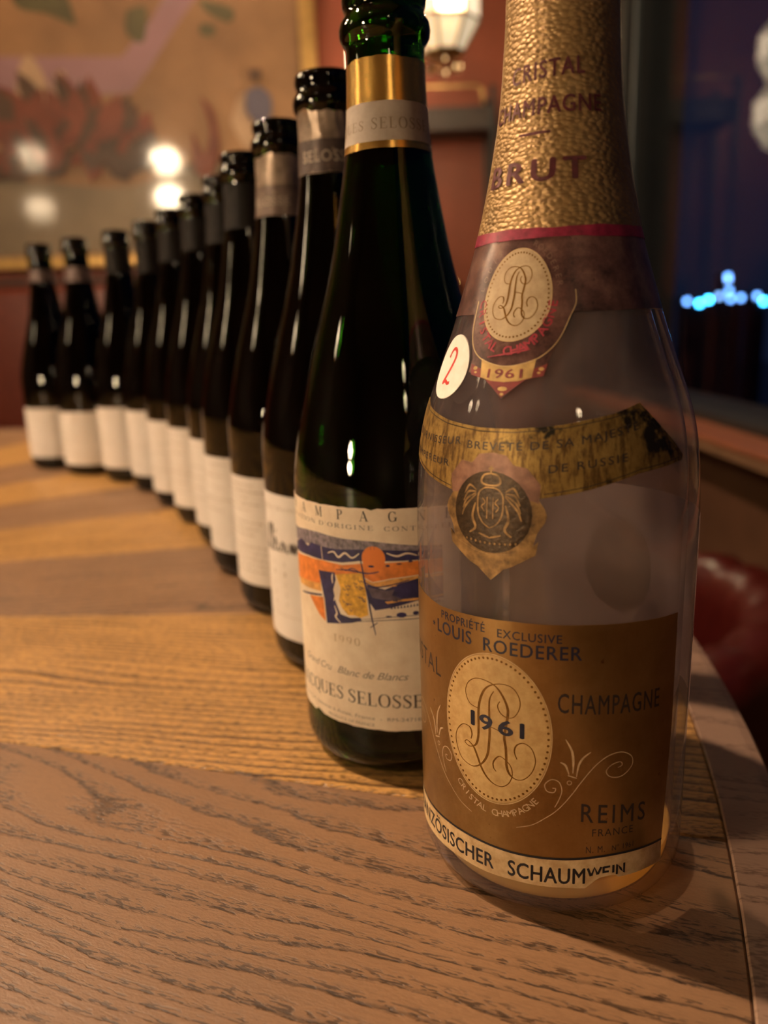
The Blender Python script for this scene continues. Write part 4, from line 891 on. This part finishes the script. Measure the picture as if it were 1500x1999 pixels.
# ------------------------------------------------------------------ oxblood tub chair by the window
ch = thing('tub_chair', 'oxblood red leather tub chair with rounded back tucked between table and window', 'chair', (.27, 1.0, ZF))
def tub(r_in, r_out, a0, a1, zb, zt, n=36):
    V = []; prof_n = 14; F = []
    for i in range(n + 1):
        a = a0 + (a1 - a0) * i / n; t = abs((i / n) * 2 - 1); top = zt - .05 * t ** 2.2 + .006 * math.sin(a * .35)
        mid = (r_in + r_out) / 2; hw_ = (r_out - r_in) / 2; e = min(1, (1 - t) * 9); e = math.sqrt(max(.02, e * (2 - e)))
        pr = [(mid - hw_ * e, zb), (mid - hw_ * e * 1.05, (zb + top) / 2), (mid - hw_ * e, top - hw_)] + [(mid - hw_ * e * math.cos(PI * k / 8), top - hw_ + hw_ * e * math.sin(PI * k / 8)) for k in range(1, 8)] + [(mid + hw_ * e, top - hw_), (mid + hw_ * e * 1.06, (zb + top) / 2), (mid + hw_ * e * .96, zb)]
        prof_n = len(pr)
        V += [(q[0] * math.cos(R(a)), q[0] * math.sin(R(a)), q[1]) for q in pr]
    F = [(i * prof_n + j, i * prof_n + (j + 1) % prof_n, (i + 1) * prof_n + (j + 1) % prof_n, (i + 1) * prof_n + j) for i in range(n) for j in range(prof_n)]
    F += [tuple(range(prof_n - 1, -1, -1)), tuple(range(n * prof_n, (n + 1) * prof_n))]
    return V, F
V, F = tub(.185, .285, -118, 118, .30, .585)
link('backrest', mesh_from('backrest', V, F, leather, smooth=True), ch)
b = B(); b.lathe([(0, .30), (.19, .30), (.2, .32), (.2, .37), (.185, .395), (.12, .41), (0, .415)], 40); b.obj('seat', leather, ch, smooth=True)
b = B(); b.lathe([(0, .22), (.17, .22), (.2, .25), (.2, .299), (0, .299)], 40); b.obj('seat_base', wood_dark, ch)
for a in (45, 135, 225, 315):
    b = B(); b.tube([(.13 * math.cos(R(a)), .13 * math.sin(R(a)), .219), (.17 * math.cos(R(a)), .17 * math.sin(R(a)), 0)], [.016, .011], 10); b.obj('leg', wood_dark, ch, smooth=True)
b = B(); b.tube([(.288 * math.cos(R(a)), .288 * math.sin(R(a)), .34) for a in range(-112, 113, 8)], .004, 6); b.obj('piping', leather, ch, smooth=True)

# ------------------------------------------------------------------ back of the room: banquette, framed painting, shelf rack
bq = thing('banquette', 'long russet leather banquette along the back wall under the painting', 'bench', (-1.6, 2.55, ZF))
b = B(); lbox(b, bq, -3.1, -.06, 2.35, 2.87, ZF, -.42, ch=.01); b.obj('plinth', wood_dark, bq)
for k in range(4):
    x0 = -3.1 + k * .76; b = B(); lbox(b, bq, x0 + .004, x0 + .756, 2.30, 2.70, -.419, -.27, ch=.03); b.obj('seat_cushion', banq, bq, smooth=True)
    b = B(); lbox(b, bq, x0 + .004, x0 + .756, 2.70, 2.83, -.30, .345, ch=.035); b.obj('back_cushion', banq, bq, smooth=True)
b = B(); lbox(b, bq, -3.1, -.06, 2.832, 2.87, -.419, .37, ch=.004); b.obj('back_board', wood_dark, bq)
pc = thing('framed_painting', 'wide gilt framed painting of flowers and leaves in browns on the back wall', 'painting', (-1.45, 2.885, .43))
AX0, AX1, AZ0, AZ1 = -2.75, -.215, .44, 1.86
canvas = plain('ochre_canvas', (0.31, 0.16, 0.07), 0.22, 0, 0.35, 2.2); 
def gloss(m): 
    bs = m.node_tree.nodes['Principled BSDF']; bs.inputs['Coat Weight'].default_value = 1.0; bs.inputs['Coat Roughness'].default_value = .075; bs.inputs['Roughness'].default_value = .5; return m
gloss(canvas)
pal = [gloss(plain('paint_lilac', (.30, .16, .17), .5, 0, .15, 4)), gloss(plain('paint_cream', (.47, .30, .18), .5, 0, .2, 6)), gloss(plain('paint_rust', (.18, .046, .022), .5, 0, .3, 8)), gloss(plain('paint_umber', (.085, .042, .022), .5, 0, .3, 8)), gloss(plain('paint_olive', (.10, .085, .035), .5, 0, .3, 6)), gloss(plain('paint_slate', (.10, .085, .12), .5, 0, .2, 6)), gloss(plain('paint_ash', (.23, .165, .10), .5, 0, .25, 3))]
b = B(); lbox(b, pc, AX0, AX1, 2.872, 2.894, AZ0, AZ1); b.obj('canvas', canvas, pc)
bb = B(); yy = [2.8715]
def flat(pts, mi):
    yy[0] -= .00012; l = pc.location
    from mathutils.geometry import tessellate_polygon
    bb.add([(x - l[0], yy[0] - l[1], z - l[2]) for x, z in pts], tessellate_polygon([[Vector((x, z, 0)) for x, z in pts]]), mi)
def blob(pts, mi, n=5): flat([tuple(q) for q in spline(list(pts) + [pts[0]], n)[:-1]], mi)
flat([(AX0, .95), (-1.6, .97), (-1.247, .973), (-.991, .958), (-.796, .959), (-.723, 1.037), (-.632, 1.149), (-.552, 1.238), (-.30, 1.50), (-.40, 1.50), (-.655, 1.242), (-.709, 1.173), (-.816, 1.069), (-1.135, 1.079), (-1.4, 1.09), (AX0, 1.08)], 0)
blob([(AX0 + .02, .72), (-1.6, .73), (-1.2, .70), (-.83, .665), (-.60, .74), (-.33, .68), (-.30, .46), (-1.0, .46), (AX0 + .02, .46)], 6, 3)
for pts in ([(-1.191, .912), (-1.171, 1.022), (-1.126, 1.086), (-1.079, 1.019), (-1.066, .908)], [(-1.062, .908), (-1.047, 1.018), (-1.013, 1.032), (-.997, .973), (-.993, .906)], [(-1.62, .90), (-1.6, 1.04), (-1.55, 1.09), (-1.5, 1.02), (-1.5, .9)], [(-.47, .86), (-.44, .93), (-.40, .95), (-.37, .90), (-.38, .80), (-.43, .78)]): blob(pts, 1)
for pts in ([(-1.157, 1.257), (-1.008, 1.30), (-.955, 1.174), (-1.009, 1.189), (-1.054, 1.205), (-1.131, 1.221)], [(-.785, 1.204), (-.721, 1.209), (-.74, 1.11), (-.792, 1.14)], [(-.545, 1.16), (-.50, 1.15), (-.51, 1.12), (-.55, 1.13)], [(-.55, 1.23), (-.44, 1.2), (-.45, 1.16), (-.52, 1.19)]): blob(pts, 4)
rr = random.Random(12)
for k in range(140):
    x = rr.choice([rr.uniform(-1.32, -.74), rr.uniform(-2.6, -1.3), rr.uniform(-1.32, -.74)]); z = rr.uniform(.68, .90) - abs(x + 1.0) * .03; a = rr.uniform(.6, 2.5); L = rr.uniform(.06, .17); wd = L * rr.uniform(.16, .30)
    d = Vector((math.cos(a), math.sin(a))); n_ = Vector((-d.y, d.x)); p0 = Vector((x, z))
    flat([tuple(p0), tuple(p0 + d * L * .35 - n_ * wd), tuple(p0 + d * L * .7 - n_ * wd * .7), tuple(p0 + d * L), tuple(p0 + d * L * .7 + n_ * wd * .7), tuple(p0 + d * L * .35 + n_ * wd)], rr.choice([2, 2, 3, 3, 2, 3]))
for pts in ([(-.564, .936), (-.526, .898), (-.51, .80), (-.525, .724), (-.576, .71), (-.54, .831)], [(-.60, .84), (-.57, .76), (-.54, .70), (-.60, .70)]): blob(pts, 2)
blob([(-.396, 1.012), (-.356, 1.011), (-.362, .978), (-.39, .979)], 3); blob([(-.409, .946), (-.367, .96), (-.329, .929), (-.333, .869), (-.375, .848), (-.413, .887)], 5)
bb.obj('painted_shapes', pal, pc)
for (x0, x1, z0, z1) in ((AX0 - .05, AX1 + .05, AZ0 - .033, AZ0 + .006), (AX0 - .05, AX1 + .05, AZ1 - .006, AZ1 + .04), (AX0 - .05, AX0 + .006, AZ0 + .0065, AZ1 - .0065), (AX1 - .006, AX1 + .045, AZ0 + .0065, AZ1 - .0065)):
    b = B(); lbox(b, pc, x0, x1, 2.845, 2.898, z0, z1, ch=.007); b.obj('frame_moulding', gilt, pc)
rk = thing('shelf_rack', 'dark wooden shelf rack on thin black posts by the back wall', 'shelf', (.28, 2.70, ZF))
for z0, z1 in ((.775, .845), (.20, .235), (-.30, -.265)):
    b = B(); lbox(b, rk, .14, .40, 2.712, 2.86, z0, z1, ch=.004); b.obj('shelf_board', wood_dark, rk)
for x, y in ((.147, 2.703), (.392, 2.703), (.147, 2.868), (.392, 2.868)):
    b = B(); lbox(b, rk, x - .008, x + .008, y - .008, y + .008, ZF, .99 if y < 2.7 else .90, ch=.002); b.obj('post', black_metal, rk)
b = B(); b.tube([local(rk, q) for q in [(.147, 2.72, .905), (.34, 2.72, .905), (.358, 2.72, .898), (.362, 2.72, .88), (.362, 2.72, .846)]], .004, 8); b.obj('gallery_rail', brass, rk, smooth=True)
cn = thing('votive_candle', 'small lit votive candle in a glass cup on the lower shelf of the rack', 'candle', (.27, 2.76, .2355))
b = B(); b.lathe([(0, 0), (.02, 0), (.024, .005), (.026, .07), (.0245, .07), (.0225, .006), (0, .006)], 24); b.obj('cup', glass('cup_glass', (.95, .9, .8)), cn, smooth=True)
b = B(); b.lathe([(0, .0062), (.0215, .0065), (.0222, .035), (0, .036)], 20); b.obj('wax', plain('wax', (.8, .6, .35), .5), cn, smooth=True)
b = B(); b.lathe([(0, .037), (.006, .045), (.0075, .053), (.004, .066), (0, .078)], 12); b.obj('flame', glow('flame', (1, .62, .18), 18), cn, smooth=True)

# ------------------------------------------------------------------ lanterns and ceiling lights
bulb_glow = glow('lit_bulb', (1.0, 0.80, 0.48), LANTERN_W * 70)
bead_glass = glass('bead_glass', (1, .93, .78), 1.5)
def lit_panels(level):
    # waist panels glow most, the tapering top and foot panels less
    k = 'lit_panel_%g' % level
    if k not in MATS:
        glow(k, (1.0, 0.74, 0.47), level); glow(k + '_taper', (1.0, 0.77, 0.48), level * .55)
    return MATS[k], MATS[k + '_taper']
_lm = {}
def tier_meshes(s, level, soft=False):
    if (s, level) in _lm: return _lm[(s, level)]
    pb, pt = lit_panels(level)
    N = 8; ra, rb, rc = .098 * s, .056 * s, .085 * s; z0, z1, z2, z3 = -.098 * s, -.028 * s, .052 * s, .098 * s
    def ring(r_, z): return [(r_ * math.cos(2 * PI * (j + .5) / N), r_ * math.sin(2 * PI * (j + .5) / N), z) for j in range(N)]
    lv = [(rb * .95, z0), (ra, z1), (ra, z2), (rb, z3)]
    panels = []
    for (r0, za), (r1, zb) in zip(lv[:-1], lv[1:]):
        a = ring(r0, za); c_ = ring(r1, zb); d = .94
        v = [];
        ctr = [(a[0][k] + a[1][k] + c_[0][k] + c_[1][k]) / 4 for k in range(3)]
        q = [a[0], a[1], c_[1], c_[0]]; v = [tuple(ctr[k] + (p_[k] - ctr[k]) * d for k in range(3)) for p_ in q]
        nrm = Vector((ctr[0], ctr[1], 0)).normalized() * .003
        v += [tuple(Vector(p_) - nrm) for p_ in v]
        panels.append(mesh_from('panel', v, [(0, 1, 2, 3), (7, 6, 5, 4), (0, 4, 5, 1), (1, 5, 6, 2), (2, 6, 7, 3), (3, 7, 4, 0)], pb if len(panels) == 1 else pt))
    fb = B()
    for r_, z in lv:
        q = ring(r_, z); fb.tube(q + [q[0]], (.0042 if soft else .0028) * s, 6)
    for j in range(N): fb.tube([(r_ * math.cos(2 * PI * (j + .5) / N), r_ * math.sin(2 * PI * (j + .5) / N), z) for r_, z in lv], (.0038 if soft else .0026) * s, 6)
    fb.lathe([(0, z3 + .012 * s), (rb * .8, z3 + .006 * s), (rb, z3)], N); fb.lathe([(0, z0 - .008 * s), (rb * .5, z0 - .006 * s), (rb * .9, z0)], N)
    frame = mesh_from('frame', fb.v, fb.f, brass)
    ub = B()
    ub.lathe([(0, -.026 * s), (.016 * s, -.02 * s), (.022 * s, 0), (.014 * s, .022 * s), (0, .028 * s)], 14)
    bulb = mesh_from('bulb', ub.v, ub.f, bulb_glow, smooth=True)
    eb = B(); eb.lathe([(0, -.011), (.006, -.0095), (.0105, -.003), (.0105, .003), (.006, .0095), (0, .011)], 14); bead = mesh_from('bead', eb.v, eb.f, bead_glass, smooth=True)
    _lm[(s, level)] = (panels, frame, bulb, bead, N); return _lm[(s, level)]
LG = 'two tier pendant lanterns hung about the room'
def lantern(loc, zs, s, label, bulbs=3, beads=True, rot=0.0, soft=False, level=40):
    """loc: x, y ; zs: heights of the tier centres, lowest first"""
    panels, frame, bulb, bead, N = tier_meshes(s, level, soft)
    o = thing('pendant_lantern', label, 'lamp', (loc[0], loc[1], zs[0]), rot, LG)
    for zc in zs:
        f_ = link('tier_frame', frame, o, (0, 0, zc - zs[0]))
        for pm_ in panels:
            for j in range(N): link('panel', pm_, f_, (0, 0, 0), 2 * PI * j / N)
        for k in range(bulbs): link('bulb', bulb, f_, ((.038 if not soft else .105) * s * math.cos(2.1 * k + .4 - (2.0 if soft else 0)), (.038 if not soft else .105) * s * math.sin(2.1 * k + .4 - (2.0 if soft else 0)), .012 * s))
    b_ = B(); b_.tube([(0, 0, zs[-1] - zs[0] + .10 * s), (0, 0, ZC - zs[0] - .02)], .004, 8); b_.lathe([(0, ZC - zs[0] - .0005), (.04, ZC - zs[0] - .0005), (.035, ZC - zs[0] - .02), (0, ZC - zs[0] - .022)], 20)
    for a, c_ in zip(zs[:-1], zs[1:]): b_.tube([(0, 0, a - zs[0] + .1 * s), (0, 0, c_ - zs[0] - .1 * s)], .004, 8)
    b_.obj('hanging_rod', brass, o)
    if beads:
        for k in range(6):
            a = 2 * PI * k / 6 + .3; r_ = .03 * s if k % 2 else .045 * s; L = .03 * s if k % 2 else .02 * s
            e = link('bead', bead, o, (r_ * math.cos(a), r_ * math.sin(a), -.106 * s - L))
            b_ = B(); b_.tube([(0, 0, .011), (0, 0, L + .004)], .0008, 5); b_.obj('bead_wire', brass, e)
    return o
def wpos(px, py, Y):
    d = cf + cr * ((px - 750) / 1521.12) - cu * ((py - 999.5) / 1521.12); t = Y / d.y; return Vector((0, 0, .18107621)) + d * t
p_ = wpos(866, 62, 1.85)
lantern((p_.x, 1.85), (.8155, 1.02), .80, 'glowing faceted lantern with glass beads hanging beside the green bottle neck', rot=.12, soft=True, level=1.25)
lantern((.031, 2.6), (.758, .94), 1.0, 'two tier lantern hanging deepest in the room, mirrored in the window glass', 3, False, level=11)
lantern((-1.17, .95), (.92, 1.117), .7, 'two tier lantern hanging over the round table, nearer the middle', 3, False, level=160)
lantern((-2.14, .40), (.97, 1.27), .8, 'two tier lantern hanging over the far left of the room', 3, False, level=26)
lantern((-1.35, -.70), (.22, .40), .75, 'unseen fill light added in the form of a two tier lantern, low beyond the near rim of the round table', 3, False, level=205)  # added fill lamp out of view, lights the bottle labels low from front left
lantern((.33, -1.5), (.86, 1.05), .6, 'small two tier lantern added out of view near the window, for highlights on the bottles', 3, False, level=26)  # added lamp out of view, puts highlights on the right of the bottles
def downlight(loc, target, watts, rad, label, cone=80):
    o = thing('ceiling_downlight', label, 'lamp', (loc[0], loc[1], ZC), 0, 'recessed ceiling downlights')
    b_ = B(); b_.lathe([(.03, -.012), (.055, -.012), (.06, -.004), (.06, -.0005), (.03, -.0005)], 28); b_.obj('trim_ring', black_metal, o)
    b_ = B(); b_.lathe([(0, -.006), (.029, -.006), (.029, -.0015), (0, -.0015)], 24); b_.obj('lens', glow('downlight_lens', (1, .75, .45), 12), o)
    ld = bpy.data.lights.new('lamp', 'SPOT'); ld.energy = watts; ld.color = WARM; ld.shadow_soft_size = rad; ld.spot_size = R(cone); ld.spot_blend = .5
    lo = bpy.data.objects.new('lamp', ld); COL.objects.link(lo); lo.parent = o; lo.location = (0, 0, loc[2] - ZC)
    lo.rotation_euler = (Vector(target) - Vector(loc)).to_track_quat('-Z', 'Y').to_euler()
    return o
downlight(KEY_POS, (-.1, .45, 0), KEY_W, .03, 'black ringed ceiling downlight above the middle of the round table', 90)
downlight(FILL_POS, (0, .45, 0), FILL_W, .05, 'weak fill light added as a black ringed ceiling downlight on the near side of the table', 80)  # added front left fill, only shaped like a downlight
for k, (x, y, tw) in enumerate(((-.75, 2.2, 24), (.25, 2.25, 4))): downlight((x, y, 1.95), (x, 2.9, .6), tw, .04, ('unseen wash light added to brighten the painting, built as a black ringed ceiling downlight', 'unseen wash light added to brighten the wall by the shelf rack, built as a black ringed ceiling downlight')[k], 100)  # added wash lights out of view, brighten the painting and back wall
